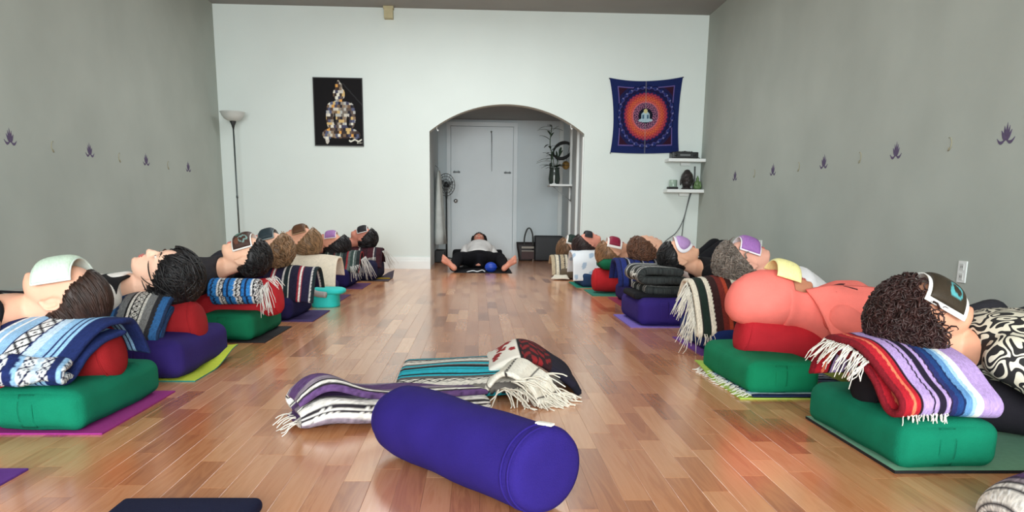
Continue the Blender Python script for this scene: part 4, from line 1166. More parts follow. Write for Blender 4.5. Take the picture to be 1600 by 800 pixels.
# ---- left row, nearest to farthest
def left_row():
    o = -1
    # L1
    Xe, Y = -1.16, 2.75
    mat_thing(-2.92, Xe, 2.445, 3.06, (152, 44, 128), 'magenta yoga mat under the nearest green bolster on the left')
    props(o, Xe-.03, Y, GREEN, RED, 'green rectangular bolster on the magenta mat', 'red round bolster on the green bolster under the brown haired person')
    navy, lb, wt, pl = (28, 42, 92), (142, 184, 220), (226, 232, 236), (190, 212, 232)
    over(o, Xe, Y, .34, .03, NEARFOLD, .020, stripes([(.030, navy), (.010, wt), (.022, lb), (.008, wt), (.040, lb), (.006, navy), (.052, wt), (.006, navy), (.030, pl), (.026, lb), (.006, navy), (.010, lb), (.006, navy), (.012, lb), (.20, navy)], 'u', .12, 2,
        diamonds([(.116, .168)], (26, 26, 36), (230, 232, 234), .055)), 'navy and light blue blanket with a woven lozenge band under the brown haired head', 11, 110, 170, .006, skew=.09)
    blanket([[(-1.545, 2.52, .175), (-1.54, 2.455, .175), (-1.53, 2.435, .20), (-1.53, 2.47, .225), (-1.54, 2.53, .215)], [(-1.40, 2.51, .17), (-1.395, 2.44, .17), (-1.39, 2.42, .2), (-1.39, 2.46, .228), (-1.40, 2.53, .215)], [(-1.27, 2.53, .17), (-1.265, 2.47, .17), (-1.26, 2.455, .19), (-1.26, 2.48, .212), (-1.27, 2.53, .205)]], .024,
        stripes([(.024, navy), (.012, lb), (.03, wt), (.018, pl), (.03, wt)], 'u', .15, 6, diamonds([(.036, .066), (.084, .114)], (24, 28, 60), (224, 230, 236), .035)), 'bunched navy and white patterned blanket end resting on the nearest green bolster', 60, 60, .010, 45, 5)
    p, M, c = person('person with dark brown hair and pale green eye pillow in a black strap top', (-1.385, Y, .408), E_L, .16, .10, (226, 174, 148), .29, (26, 26, 30), 0, voxel=.006, strap=True, legs=(.36, .34), knees=.22,
        hair=dict(color=(44, 28, 22), center=(0, -.024, .032), radii=(.087, .112, .114), locks=1100, llen=.15, width=.0034, ear=True, flow=(0, -1, .30), jitter=.07, lift=.002))
    eye_pillow(M, c, (196, 218, 200), 'pale green satin eye pillow on the nearest left face', .21, .125, .016, .012, rise=.006, lining=(214, 226, 218), edge=.004)
    # L2
    Xe, Y = -1.17, 3.56
    mat_thing(-2.95, Xe+.02, 3.25, 3.86, (196, 212, 66), 'lime green mat with a curled corner under the purple bolster', curl=(1, 1, .30, .055), under=(42, 130, 120))
    props(o, Xe-.005, Y, (48, 36, 104), RED, 'deep purple bolster on the lime mat', 'red round bolster on the deep purple bolster', hz=.082)
    gr = [(.03, (56, 110, 170)), (.012, (40, 60, 96)), (.03, (120, 124, 128)), (.008, (34, 34, 38)), (.010, (228, 228, 224)), (.006, (34, 34, 38)), (.03, (226, 226, 222)), (.006, (34, 34, 38)), (.010, (228, 228, 224)), (.03, (132, 134, 136)), (.02, (50, 50, 56))]
    over(o, Xe, Y, .36, .13, NEARFOLD, .022, stripes(gr, 'u', .18, 3, diamonds([(.096, .126)], (34, 34, 38), (228, 228, 224), .03)), 'grey, white and blue striped blanket under the shaggy black haired head', 22, 90, 150, .006)
    p, M, c = person('person with shaggy black hair and uncovered face in a black and white top', (-1.365, Y, .425), E_L, .22, .25, (232, 188, 164), .29, (232, 230, 226), .5, voxel=.006, eyes=True, legs=(.36, .34), knees=.22, trousers=(30, 30, 36),
        hair=dict(color=(20, 18, 20), center=(0, -.030, .036), radii=(.104, .122, .124), locks=1000, llen=.13, width=.0042, flow=(0, -1, .5), jitter=.55, lift=.008, fwd=.5))
    V, Fc, cc = sheet([[(-1.50, 3.38, .30), (-1.49, 3.42, .385), (-1.49, 3.56, .405), (-1.49, 3.70, .37)], [(-1.60, 3.36, .27), (-1.62, 3.42, .385), (-1.62, 3.56, .41), (-1.62, 3.72, .37)]], 20, 40, .012, lambda U, V_, W, L: np.tile(lin((26, 25, 28)), (len(U), 1)), .003)
    obj('scarf', V, Fc, WOVEN(), p, cols=cc)
    # L3
    Xe, Y = -1.16, 4.60
    mat_thing(-2.9, Xe+.03, 4.27, 4.90, (32, 30, 34), 'black mat under the round ended red bolster and green bolster')
    props(o, Xe-.01, Y, (16, 104, 72), (182, 40, 48), 'green bolster on the black mat', 'red round bolster with blanket fringe hanging over it', r=.115, z0=.228, a0=-.06, hz=.070)
    bl = [(.016, (40, 112, 184)), (.010, (28, 40, 70)), (.022, (48, 124, 196)), (.010, (220, 222, 224)), (.006, (30, 30, 36)), (.016, (224, 226, 226)), (.006, (30, 30, 36))]
    sp = lambda x, y0, r0: [(x, y0+(.018+r0*t)*math.cos(t*4.4*math.pi+2), .252+(.018+r0*t)*math.sin(t*4.4*math.pi+2)*.95) for t in np.linspace(0, 1, 50)]
    blanket([sp(-1.43, 4.40, .066), sp(-1.30, 4.40, .072), sp(-1.18, 4.42, .060)], .014, stripes(bl, 'u', .25, 8, diamonds([(.064, .080)], (28, 30, 50), (226, 226, 226), .03)), 'rolled bright blue and white blanket under the dark hooded jacket person', 50, 150, .006, 30, 33,
        [((-1.18, 4.40, .27), (-1.15, 4.47, .31), 20, .12, (.15, -.25, -.9)), ((-1.16, 4.47, .325), (-1.13, 4.55, .335), 10, .07, (.9, -.3, -.4))], (228, 226, 220))
    p, M, c = person('person with short black hair and a brown eye pillow in a charcoal jacket', (-1.300, Y, .450), E_L, .28, .15, (232, 184, 156), .31, (46, 44, 48), 1.0, voxel=.007, legs=(.36, .34), knees=.22,
        hair=dict(color=(22, 20, 21), center=(0, -.020, .028), radii=(.089, .112, .110), locks=420, llen=.07, width=.005, ear=True, flow=(0, -1, .3), jitter=.4))
    eye_pillow(M, c, (66, 46, 40), 'dark brown eye pillow with teal oval print and white underside', .205, .10, .018, .020, (232, 230, 226), blot((66, 46, 40), [(-.55, .25, .2, .55, (120, 150, 146), True), (.0, -.3, .28, .4, (80, 118, 108), False), (.6, .2, .2, .5, (130, 156, 152), True), (-.6, -.45, .18, .3, (104, 66, 52), False)]))
    # L4
    Xe, Y = -1.10, 5.45
    mat_thing(-2.9, Xe+.05, 5.14, 5.75, (62, 46, 98), 'dark purple mat beside the turquoise cushion')
    props(o, Xe-.06, Y, (34, 30, 72), NAVY, 'navy bolster under the red striped navy blanket', 'navy round bolster behind the black haired person')
    st = [(.05, (30, 28, 50)), (.01, (150, 40, 52)), (.012, (224, 220, 214)), (.008, (150, 40, 52)), (.05, (34, 30, 56)), (.010, (196, 192, 190)), (.03, (28, 40, 44)), (.008, (210, 206, 200))]
    over(o, Xe, Y, .30, -.04, [(-.22, .12)]+SIMPLE[1:], .022, stripes(st, 'u', .15, 4), 'navy blanket with red and white stripes in the left row', 44, 60, 90, .006)
    p, M, c = person('person with light brown curls and a dark teal eye pillow behind the charcoal jacket', (-1.385, Y, .46), E_L, .25, .0, (224, 176, 150), .31, (40, 40, 48), 1.0, voxel=.010, legs=(.36, .34), knees=.2,
        hair=dict(color=(124, 96, 70), center=(0, -.026, .034), radii=(.094, .118, .118), locks=240, llen=.12, width=.007, curl=.007, flow=(0, -1, .6), jitter=.4, lift=.006))
    eye_pillow(M, c, (40, 52, 58), 'dark teal eye pillow on the light brown curly head', .20, .095, .018, .018, (120, 130, 132))
    # turquoise cushion and grey strap roll
    a = np.linspace(0, 2*math.pi, 40, endpoint=False)
    def se(cx, cy, rx, ry, z): return np.stack([cx+rx*np.sign(np.cos(a))*np.abs(np.cos(a))**.7, cy+ry*np.sign(np.sin(a))*np.abs(np.sin(a))**.7, np.full(40, z)], 1)
    tc = empty('turquoise_cushion', (-1.12, 6.06, 0)); tag(tc, 'bright turquoise foam cushion standing on the floor in the left row', 'cushion')
    TQ = mat('turquoise_foam', (30, 196, 190), .7, .05, 20, .2, 200)
    obj('block', *loft([se(-1.135, 6.06, .10, .12, z) for z in (.0008, .01, .10, .108)]), TQ, tc)
    obj('rim', *loft([se(-1.112, 6.06, r_, r_*1.05, z) for r_, z in ((.110, .096), (.122, .102), (.126, .114), (.122, .128), (.10, .137), (.05, .141))]), TQ, tc)
    gs = obj('strap_roll', *tube(crom([(-1.24, 5.92, .25), (-1.22, 5.9, .21), (-1.22, 5.9, .15), (-1.18, 5.9, .11), (-1.10, 5.88, .10)], 24)[0], [.022]*24, 10), cloth((168, 164, 162))); tag(gs, 'grey fabric strap curling down to the turquoise cushion', 'strap')
    # L5
    Xe, Y = -1.13, 6.60
    mat_thing(-2.9, Xe+.05, 6.30, 6.91, (84, 56, 92), 'plum mat under the cream blanket')
    props(o, Xe-.03, Y, NAVY, (40, 34, 60), 'dark bolster below the cream blanket', 'dark round bolster under the cream blanket')
    over(o, Xe, Y, .34, -.02, [(-.27, .12), (-.235, .20), (-.17, .29), (-.09, .335), (0, .345), (.08, .335), (.15, .27), (.2, .19)], .022, stripes([(.2, (224, 212, 192)), (.004, (206, 192, 172))], 'u', .05, 4), 'plain cream blanket draped over a bolster in the left row', 55, 50, 80, .008)
    p, M, c = person('person with tousled brown blond hair and a brown eye pillow in the left row', (-1.42, Y, .474), E_L, .25, .0, (214, 156, 128), .31, (214, 210, 204), 1.0, voxel=.010, legs=(.36, .34), knees=.2,
        hair=dict(color=(128, 98, 70), center=(0, -.028, .036), radii=(.094, .122, .122), locks=300, llen=.14, width=.006, flow=(0, -1, .7), jitter=.35, lift=.007))
    eye_pillow(M, c, (86, 58, 40), 'glossy brown eye pillow on the brown blond head', .20, .10, .018, .018, (150, 122, 96))
    # L6
    Xe, Y = -1.06, 7.78
    mat_thing(-2.9, Xe, 7.46, 8.08, (88, 52, 92), 'plum purple mat with a navy bolster and dark plaid blanket')
    props(o, Xe-.10, Y, (32, 30, 78), NAVY, 'navy bolster on the plum purple mat', 'navy round bolster under the plaid blanket', hz=.085)
    pl_ = [(.03, (50, 66, 62)), (.006, (170, 174, 170)), (.02, (74, 84, 82)), (.006, (24, 30, 30)), (.03, (34, 40, 42)), (.01, (140, 40, 46)), (.02, (90, 96, 94))]
    over(o, Xe-.06, Y, .32, -.02, [(-.25, .16)]+SIMPLE[1:], .022, stripes(pl_, 'u', .2, 4), 'dark green and grey plaid blanket in the left row', 66, 50, 80, .007,
        [((-1.18, 7.52, .20), (-1.10, 7.60, .22), 14, .10, (.3, -.4, -1)), ((-1.09, 7.62, .26), (-1.085, 7.92, .28), 26, .16, (.5, 0, -1))], fcol=(204, 202, 198))
    p, M, c = person('person with long black hair and a lilac eye pillow in the left row', (-1.395, Y, .405), E_L, .12, .0, (214, 150, 124), .29, (40, 34, 44), 1.0, voxel=.011, legs=(.36, .34), knees=.2,
        hair=dict(color=(26, 22, 24), center=(0, -.028, .046), radii=(.095, .118, .138), locks=260, llen=.16, width=.007, flow=(0, -1, .8), jitter=.25, lift=.006))
    eye_pillow(M, c, (150, 108, 162), 'lilac eye pillow with white underside in the left row', .20, .10, .018, .018, (226, 222, 226))
    # L7
    Xe, Y = -.92, 8.68
    mat_thing(-2.8, Xe, 8.36, 9.0, (70, 60, 70), 'grey mat with a curled up corner at the far end of the left row', curl=(1, 1, .16, .07), under=(40, 36, 38))
    props(o, Xe-.09, Y, (30, 30, 54), (40, 34, 50), 'dark navy bolster at the far end of the left row', 'dark round bolster at the far end of the left row', hz=.10)
    dr = [(.05, (52, 22, 30)), (.008, (30, 24, 30)), (.06, (62, 26, 34)), (.01, (188, 182, 178)), (.02, (40, 36, 46))]
    over(o, Xe-.10, Y, .34, -.02, [(-.24, .15)]+SIMPLE[1:], .024, stripes(dr, 'u', .2, 4), 'dark maroon blanket with pale fringe at the far end of the left row', 77, 50, 80, .008,
        [((-1.22, 8.46, .22), (-1.06, 8.50, .24), 18, .09, (0, -.4, -1)), ((-1.0, 8.56, .30), (-.99, 8.82, .30), 22, .16, (.6, 0, -1)), ((-1.36, 8.48, .30), (-1.26, 8.50, .28), 14, .15, (.1, -.3, -1))], fcol=(196, 192, 184))
    p, M, c = person('person with short black hair and dark mask far down the left row', (-1.215, Y, .440), E_L, .25, .0, (196, 128, 108), .29, (36, 34, 40), 1.0, voxel=.011, legs=(.36, .34), knees=.2,
        hair=dict(color=(24, 21, 23), center=(0, -.022, .034), radii=(.092, .114, .116), locks=220, llen=.09, width=.007, flow=(0, -1, .6), jitter=.5, lift=.007))
    eye_pillow(M, c, (34, 32, 36), 'black eye pillow with white edge at the far end of the left row', .20, .10, .018, .020, (214, 212, 210))
    b = obj('yellow_strap', *rounded_box(-1.02, 8.40+.22, .012, .09, .03, .006, .004), cloth((150, 122, 40))); tag(b, 'mustard yellow strap on the grey mat of the left row', 'strap')
left_row()
# ---- right row, nearest to farthest
def swirlmat():
    m, nt, b, N, L = nodes_of('scroll_print_jersey')
    tc = N('ShaderNodeTexCoord')
    n = N('ShaderNodeTexNoise'); n.inputs['Scale'].default_value = 15; n.inputs['Detail'].default_value = .5; n.inputs['Distortion'].default_value = .6
    L(tc.outputs['Object'], n.inputs['Vector'])
    mu = N('ShaderNodeMath'); mu.operation = 'MULTIPLY'; mu.inputs[1].default_value = 46; L(n.outputs['Fac'], mu.inputs[0])
    si = N('ShaderNodeMath'); si.operation = 'SINE'; L(mu.outputs[0], si.inputs[0])
    r = N('ShaderNodeValToRGB'); r.color_ramp.interpolation = 'CONSTANT'
    r.color_ramp.elements[0].color = rgba((26, 24, 26)); r.color_ramp.elements[1].position = .52; r.color_ramp.elements[1].color = rgba((212, 206, 188))
    ad = N('ShaderNodeMath'); ad.operation = 'MULTIPLY_ADD'; ad.inputs[1].default_value = .5; ad.inputs[2].default_value = .5; L(si.outputs[0], ad.inputs[0])
    L(ad.outputs[0], r.inputs[0]); L(r.outputs[0], b.inputs['Base Color']); b.inputs['Roughness'].default_value = .85
    return m
def right_row():
    o = 1
    # R1
    Xe, Y = 1.145, 2.36
    mat_thing(Xe, 2.74, 2.05, 2.66, (118, 168, 142), 'sage green mat with black underside at the lower right', .009, under=(26, 26, 28))
    props(o, Xe, Y, GREEN, BLACK, 'green rectangular bolster on the sage mat at the lower right', 'black round bolster under the serape blanket', cdx=.150)
    lav = (176, 150, 204)
    sr = [(.016, (120, 22, 34)), (.026, (176, 30, 44)), (.010, (226, 120, 88)), (.016, (176, 30, 44)), (.008, (40, 22, 34)), (.034, lav), (.006, (40, 30, 50)), (.014, lav), (.022, (34, 28, 46)), (.014, lav), (.006, (40, 30, 50)), (.018, (40, 44, 96)), (.018, (30, 62, 118)), (.008, (24, 40, 84)), (.022, (96, 142, 190)), (.014, (160, 196, 224)), (.024, (232, 232, 230)), (.08, lav)]
    over(o, Xe, Y, -.05, .245, NEARFOLD, .020, stripes([(w_*.84, c_) for w_, c_ in sr], 'u', .10, 3), 'serape blanket striped red, lavender, navy and white under the dark curly head', 101, 120, 170, .006, skew=.06, fringes=
        [((1.13, 2.22, .28), (1.11, 2.32, .315), 26, .075, (-.75, -.35, -.6)), ((1.10, 2.30, .315), (1.10, 2.46, .315), 26, .07, (-1, -.1, -.6)), ((1.18, 2.098, .172), (1.30, 2.092, .170), 26, .035, (0, -.4, -1))])
    p, M, c = person('person with dark curly hair and patterned eye pillow in a black and cream print top', (1.365, Y, .398), E_R, .48, -.15, (214, 158, 130), .30, (30, 30, 30), .30, voxel=.006, topmat=swirlmat(), legs=(.36, .28), knees=.2, belly=.02,
        hair=dict(color=(46, 26, 24), center=(0, -.030, .036), radii=(.104, .116, .118), locks=1500, llen=.075, width=.0034, curl=.0075, flow=(0, -1, .3), jitter=1.2, lift=.010, ear=False))
    eye_pillow(M, c, (54, 46, 36), 'dark olive eye pillow with turquoise flowers and white underside', .205, .12, .018, .018, (234, 234, 230), edge=.012, pat=blot((54, 46, 36), [(-.55, -.2, .26, .4, (84, 160, 166), True), (-.35, .45, .2, .3, (70, 130, 140), False), (.5, -.2, .25, .4, (84, 160, 166), True), (.0, .2, .2, .3, (76, 64, 48), False), (-.75, .5, .15, .3, (96, 176, 184), False)]))
    # R2
    Xe, Y = 1.03, 3.29
    mat_thing(Xe-.02, 2.62, 2.955, 3.62, (168, 196, 84), 'lime mat edge under the blue fringed blanket', curl=(-1, 1, .25, .03))
    nb = [(.03, (28, 38, 74)), (.008, (206, 216, 224)), (.03, (150, 186, 212)), (.012, (28, 38, 74)), (.03, (226, 228, 228)), (.012, (28, 38, 74)), (.03, (120, 160, 196))]
    blanket([[(Xe+.03, 2.952, .013), (Xe+.01, 3.2, .012), (Xe-.0, 3.60, .014)], [(Xe+.5, 2.948, .012), (Xe+.5, 3.2, .012), (Xe+.5, 3.60, .012)]], .010, stripes(nb, 'v', .1, 3, diamonds([(.08, .11)], (28, 34, 60), (226, 228, 228), .05)), 'navy and pale blue fringed blanket laid flat on the lime mat', 40, 60, .001, 20, 3,
        [((Xe+.028, 2.97, .014), (Xe+.005, 3.58, .015), 60, .055, (-1, -.3, -.1))])
    props(o, Xe, Y, (14, 122, 84), (178, 38, 48), 'green bolster under the salmon hoodie person', 'red round bolster sloping under the salmon hoodie person', cdx=.155, a0=.06, r=.098, z0=.212)
    # hood as a sack along the body axis, open at the face
    hd = np.array((1.262, Y, .365)); q = np.linspace(0, 2*math.pi, 36, endpoint=False); rings = []
    for x, ry, rz, zc in ((-.225, .012, .012, -.03), (-.218, .045, .045, -.028), (-.195, .080, .080, -.022), (-.15, .108, .106, -.014), (-.09, .120, .116, -.008), (-.03, .120, .116, -.008), (.02, .114, .108, -.016)):
        rings.append(np.stack([np.full(36, hd[0]+x)+.03*np.cos(q)*0, hd[1]+ry*np.cos(q), hd[2]+zc+rz*np.sin(q)], 1))
    out_ = rings
    inn = []
    for x, ry, rz, zc in ((.026, .108, .102, -.016), (.01, .104, .098, -.016), (-.04, .108, .104, -.010)):
        inn.append(np.stack([np.full(36, hd[0]+x), hd[1]+ry*np.cos(q), hd[2]+zc+rz*np.sin(q)], 1))
    V, Fc = loft(out_+inn, True)
    SAL = (246, 126, 116)
    p, M, c = person('person in a salmon pink hooded jacket with a pale yellow eye pillow', (1.268, Y, .372), E_R, .28, -.10, (196, 134, 104), .305, SAL, 1.0, voxel=.007, legs=(.36, .30), knees=.28, belly=.02, trousers=(50, 50, 56), arm=1.0)
    V = V+0.0; V[:, 2] += wr(V, .004, 26, 5); V[:, 1] += wr(V, .004, 22, 6)
    obj('hood', V, Fc, cloth(SAL), p)
    arc = lambda x, r, zc: [(x, Y-r*math.cos(t), zc-r*math.sin(t)) for t in np.linspace(-.55, math.pi+.55, 16)]
    V, Fc, cc = sheet([arc(1.262, .113, .352), arc(1.32, .104, .335), arc(1.385, .125, .325), arc(1.44, .16, .315)], 24, 40, .012, lambda U, V_, W, L: np.ones((len(U), 3)), .004, 26, 8)
    obj('collar', V, Fc, cloth(SAL), p)
    # folds of the jacket falling over the near side of the bolster
    ps = [[(1.33, 3.20, .40), (1.36, 3.14, .34), (1.40, 3.09, .24), (1.45, 3.06, .12), (1.48, 3.05, .03)], [(1.50, 3.20, .42), (1.50, 3.12, .36), (1.51, 3.07, .25), (1.52, 3.05, .12), (1.53, 3.04, .03)], [(1.72, 3.22, .38), (1.72, 3.12, .32), (1.73, 3.07, .22), (1.74, 3.05, .12), (1.75, 3.04, .03)]]
    V, Fc, cc = sheet(ps, 30, 40, .014, lambda U, V_, W, L: np.ones((len(U), 3)), .007, 26, 8)
    obj('jacket_side', V, Fc, cloth(SAL), p)
    obj('drawstring', *join(tube(crom([(1.43, 3.25, .408), (1.47, 3.20, .416), (1.50, 3.18, .412), (1.53, 3.17, .405)], 14)[0], .004), tube(crom([(1.44, 3.24, .408), (1.48, 3.23, .421), (1.51, 3.24, .420)], 12)[0], .004)), cloth((60, 36, 40)), p)
    eye_pillow(M, c, (238, 232, 164), 'pale yellow eye pillow at the edge of the salmon hood', .20, .105, .016, .030, rise=.022)
    # R3
    Xe, Y = 1.13, 4.25
    mat_thing(Xe, 2.76, 3.94, 4.55, (112, 60, 148), 'purple mat beside the cream fringed blanket in the right row')
    props(o, Xe+.02, Y, (26, 44, 98), (34, 44, 84), 'blue bolster under the brown and cream striped blanket', 'dark blue round bolster under the grey curly haired person')
    br = [(.026, (228, 220, 202)), (.006, (40, 36, 36)), (.034, (30, 46, 40)), (.006, (40, 36, 36)), (.024, (228, 220, 202)), (.04, (52, 28, 28)), (.03, (112, 40, 34)), (.02, (170, 66, 44)), (.03, (60, 32, 30)), (.02, (226, 218, 200))]
    over(o, Xe, Y, -.02, .32, [(.02, .285), (-.1, .27), (-.19, .19), (-.25, .115), (-.285, .115), (-.275, .16), (-.23, .225), (-.16, .30), (-.07, .355), (0, .365), (.08, .35), (.15, .26)], .022, stripes(br, 'u', .10, 3), 'brown, green and cream striped blanket with long white fringe in the right row', 111, 90, 140, .007,
        [((1.105, 3.99, .16), (1.11, 4.12, .30), 40, .14, (-.35, -.2, -1)), ((1.105, 4.10, .30), (1.11, 4.22, .35), 30, .12, (-.6, -.15, -1)), ((1.12, 3.96, .14), (1.2, 3.97, .13), 16, .07, (0, -.3, -1))], fcol=(230, 226, 214))
    p, M, c = person('person with grey curly hair and a shiny purple eye pillow', (1.428, Y, .466), E_R, .30, -.1, (220, 164, 144), .315, (232, 232, 234), .6, voxel=.008, legs=(.34, .26), knees=.2,
        hair=dict(color=(110, 100, 92), center=(0, -.028, .034), radii=(.098, .116, .120), locks=700, llen=.09, width=.0045, curl=.007, flow=(0, -1, .5), jitter=.9, lift=.008))
    eye_pillow(M, c, (150, 104, 170), 'shiny purple eye pillow on the grey curly head', .20, .105, .020, .020, (230, 226, 232))
    # R4
    Xe, Y = .985, 5.30
    mat_thing(Xe-.02, 2.70, 4.965, 5.62, (124, 104, 190), 'lavender blue mat under the dark purple bolster')
    props(o, Xe+.02, Y, (50, 36, 110), (30, 28, 40), 'dark purple bolster on the lavender blue mat', 'black round bolster hidden behind the folded grey blanket', hz=.085, cdx=.19, hx=.18, z0=.20, a0=.30, length=.5, r=.09)
    hg = [(.05, (50, 54, 54)), (.014, (214, 214, 210)), (.03, (96, 98, 98)), (.006, (30, 32, 34)), (.02, (206, 206, 202)), (.04, (58, 62, 62)), (.03, (30, 34, 34))]
    def snake(y): return [(1.07, y, .222), (1.28, y, .222), (1.335, y, .235), (1.345, y, .262), (1.30, y, .284), (1.10, y, .288), (1.05, y, .300), (1.05, y, .326), (1.09, y, .345), (1.27, y, .345), (1.31, y, .330)]
    blanket([snake(5.07), snake(5.30), snake(5.54)], .052, stripes(hg, 'u', .25, 9, phase=.032), 'thickly folded charcoal and white blanket under the short black hair', 60, 170, .004, 20, 13,
        [((1.05, 5.08, .335), (1.05, 5.3, .34), 20, .05, (-1, -.1, -.3))])
    o2 = obj('folded_towel', *rounded_box(1.175, 5.28, .186, .175, .20, .020, .018, puff=(0, 0, .004)), cloth((26, 26, 30))); tag(o2, 'black folded towel between the charcoal blanket and dark purple bolster', 'towel')
    p, M, c = person('person with short black hair and a lilac eye pillow in a black top', (1.335, Y, .437), E_R, .34, -.2, (228, 176, 146), .30, (26, 25, 28), 1.0, voxel=.008, legs=(.36, .30), knees=.2, trousers=(24, 24, 28),
        hair=dict(color=(20, 18, 19), center=(0, -.020, .028), radii=(.089, .112, .110), locks=400, llen=.07, width=.0055, ear=True, flow=(0, -1, .3), jitter=.35))
    eye_pillow(M, c, (168, 134, 184), 'round lilac eye pillow with white border on the short black haired head', .19, .10, .020, .020, (230, 228, 234), shape='oval', edge=.018)
    # R5
    Xe, Y = 1.12, 6.50
    mat_thing(Xe, 2.74, 6.14, 6.85, (150, 44, 76), 'raspberry red mat in the right row')
    props(o, Xe+.04, Y, (44, 36, 96), (30, 26, 40), 'deep purple bolster on the raspberry mat', 'black round bolster under the royal blue blanket')
    rb = [(.03, (34, 44, 100)), (.01, (24, 24, 40)), (.04, (38, 52, 120)), (.02, (22, 22, 34)), (.01, (200, 200, 204))]
    over(o, Xe, Y, -.02, .32, [(-.26, .15), (-.25, .21), (-.19, .28), (-.10, .335), (0, .35), (.08, .335), (.15, .26), (.19, .19)], .034, stripes(rb, 'u', .12, 3), 'royal blue and black blanket in the right row', 121, 50, 80, .008)
    p, M, c = person('person with wavy brown hair and uncovered face in the right row', (1.375, Y, .448), E_R, .2, .5, (222, 172, 146), .33, (226, 226, 226), 1.0, voxel=.010, legs=(.34, .28), knees=.28,
        hair=dict(color=(92, 62, 46), center=(0, -.028, .034), radii=(.096, .118, .120), locks=320, llen=.12, width=.006, curl=.004, flow=(0, -1, .5), jitter=.5, lift=.007))
    # R6
    Xe, Y = 1.04, 7.28
    mat_thing(Xe-.03, 2.70, 6.98, 7.58, (40, 122, 104), 'green mat under the bright red round bolster')
    props(o, Xe, Y, None, (186, 40, 46), '', 'bright red round bolster under the green pillow in the right row', r=.115, z0=.122, z1=.110, a0=.0)
    gp = obj('pillow', *rounded_box(1.21, Y, .265, .11, .17, .042, .04, puff=(.01, .01, .012)), cloth((22, 96, 66))); tag(gp, 'small green pillow under the light brown haired head', 'pillow')
    p, M, c = person('person with light brown hair and a crimson eye pillow in the right row', (1.235, Y, .385), E_R, .2, -.1, (216, 160, 132), .28, (30, 28, 34), 1.0, voxel=.010, legs=(.30, .20), knees=.43, trousers=(24, 24, 28),
        hair=dict(color=(132, 98, 70), center=(0, -.032, .036), radii=(.098, .126, .120), locks=340, llen=.15, width=.006, flow=(0, -1, .6), jitter=.3, lift=.007))
    eye_pillow(M, c, (132, 32, 58), 'crimson eye pillow with white underside in the right row', .20, .10, .020, .020, (232, 228, 224), edge=.018)
    # R7
    Xe, Y = .985, 8.12
    mat_thing(Xe-.02, 2.65, 7.80, 8.46, (34, 140, 120), 'teal mat under the white and pale blue blanket')
    props(o, Xe, Y, (40, 62, 96), (50, 46, 60), 'slate blue bolster under the white and pale blue blanket', 'grey round bolster under the white and pale blue blanket', hz=.07)
    def wb(U, V, W, L):
        c_ = np.tile(lin((222, 226, 230)), (len(U), 1)); k = (np.sin(U*38+1)*np.sin(V*30)+.4*np.sin(U*61-V*40)) > .62; c_[k] = lin((164, 184, 204)); return c_
    over(o, Xe, Y, -.05, .30, [(-.30, .07), (-.285, .14), (-.25, .24), (-.17, .31), (-.08, .335), (0, .34), (.1, .33), (.2, .25), (.25, .12)], .03, wb, 'white blanket with pale blue leaf print in the right row', 131, 50, 80, .009)
    p, M, c = person('person with dark brown hair and flushed face in the right row', (1.120, Y, .425), E_R, .15, .0, (214, 142, 122), .29, (60, 50, 54), 1.0, voxel=.011, legs=(.36, .34), knees=.2,
        hair=dict(color=(44, 30, 28), center=(0, -.030, .036), radii=(.098, .122, .124), locks=260, llen=.14, width=.007, flow=(0, -1, .7), jitter=.3, lift=.006))
    eye_pillow(M, c, (40, 38, 42), 'black eye pillow on the flushed face in the right row', .20, .08, .014, .024)
    # R8
    Xe, Y = .86, 9.10
    mat_thing(Xe+.02, 2.5, 8.80, 9.42, (60, 34, 38), 'dark maroon mat at the far end of the right row')
    props(o, Xe+.02, Y, (96, 84, 70), (70, 62, 54), 'brown bolster at the far end of the right row', 'brown round bolster at the far end of the right row', hz=.055, z0=.165, r=.085)
    tn = [(.04, (176, 160, 134)), (.01, (66, 62, 60)), (.03, (206, 196, 176)), (.02, (52, 56, 66))]
    over(o, Xe, Y, -.04, .30, [(-.27, .05), (-.25, .11), (-.19, .18), (-.10, .235), (0, .25), (.1, .24), (.2, .15)], .03, stripes(tn, 'u', .12, 3), 'tan and grey blanket at the far end of the right row', 141, 40, 70, .01)
    blanket([[(Xe-.06, 8.72, .012), (Xe-.02, 8.80, .04), (Xe+.0, 8.9, .02)], [(Xe+.14, 8.70, .012), (Xe+.12, 8.80, .045), (Xe+.10, 8.9, .02)]], .02, stripes([(.1, (214, 206, 190))], 'u', .05, 2), 'crumpled cream cloth on the floor at the far end of the right row', 20, 30, .006, 40, 3)
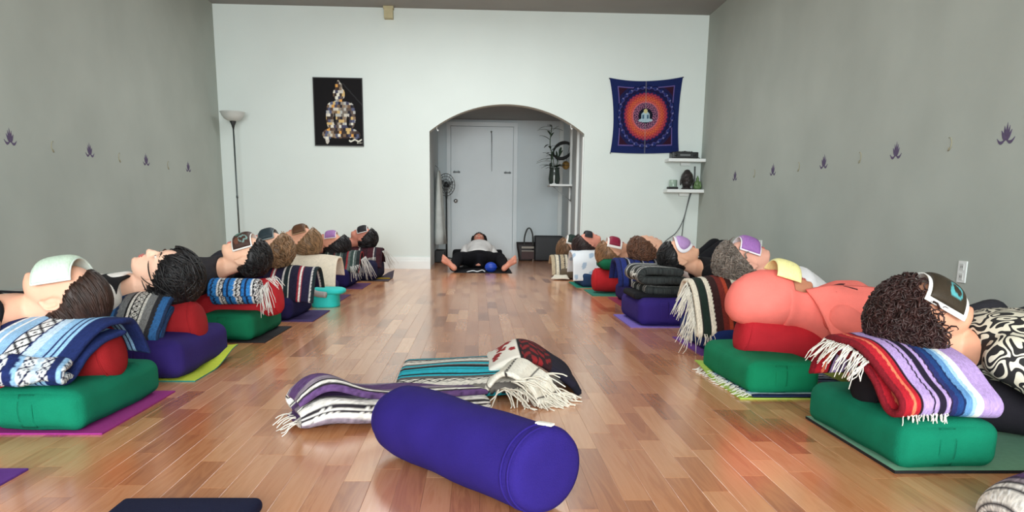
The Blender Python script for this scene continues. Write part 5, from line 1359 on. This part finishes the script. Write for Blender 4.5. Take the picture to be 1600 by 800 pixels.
    p, M, c = person('person with long light brown hair and dark green eye pillow at the far end', (1.075, Y, .355), E_R, .25, -.2, (220, 168, 144), .25, (60, 56, 60), 1.0, voxel=.011, legs=(.36, .34), knees=.2,
        hair=dict(color=(112, 84, 62), center=(0, -.044, .044), radii=(.098, .144, .126), locks=340, llen=.20, width=.007, flow=(0, -1, .5), jitter=.2, lift=.006))
    eye_pillow(M, c, (34, 50, 44), 'dark green eye pillow with white edge at the far end of the right row', .21, .10, .020, .030, (228, 228, 224), edge=.016)
right_row()

# ---- person lying in the archway, feet towards the camera
def far_person():
    round_bolster((-.36, 11.65, .11), (.36, 11.65, .11), .10, (26, 26, 30), 'black round bolster behind the head of the person in the archway')
    mat_thing(-.28, .42, 9.70, 11.6, (30, 30, 36), 'black mat under the person in the archway')
    b = rect_bolster(.05, 11.25, .0062, .15, .30, .085, (34, 30, 36), 'dark bolster under the back of the person in the archway')
    p, M, c = person('person in a white top lying in the archway with bare feet toward the camera', (.022, 11.25, .335), (0, -1, 0), .55, 0, (206, 140, 118), .235, (226, 224, 222), 1.0, voxel=.008, hair=dict(color=(30, 24, 24), center=(0, -.026, .030), radii=(.098, .116, .116), locks=300, llen=.10, width=.006, flow=(0, -1, .2), jitter=.5, lift=.008),
        legs=(.42, .42), knees=.15, spread=.27, trousers=(24, 23, 28), eyes=True, toe_lean=1.1, arm=.6, belly=.02)
    o = obj('blue_ball', *ellipsoid((.165, 9.86, .063), (.075, .06, .062)), mat('blue_rubber', (24, 62, 168), .45)); tag(o, 'small blue ball between the legs of the person in the archway', 'ball')
    obj('band', *tube([(.165+.0755*math.cos(t), 9.86+.0605*math.sin(t), .063) for t in np.linspace(0, 2*math.pi, 33)], .003, 5), mat('blue_rubber_light', (40, 84, 190), .45), o)
    blanket([[(-.13, 9.75, .010), (-.05, 9.76, .022), (.0, 9.75, .012), (.06, 9.75, .03), (.09, 9.74, .012)], [(-.12, 9.86, .010), (-.05, 9.87, .02), (.0, 9.87, .012), (.06, 9.87, .03), (.10, 9.86, .012)]], .004, stripes([(.2, (226, 228, 230))], 'u', .03, 2), 'white crumpled paper on the floor between the bare feet', 14, 30, .002, 40, 3)
far_person()
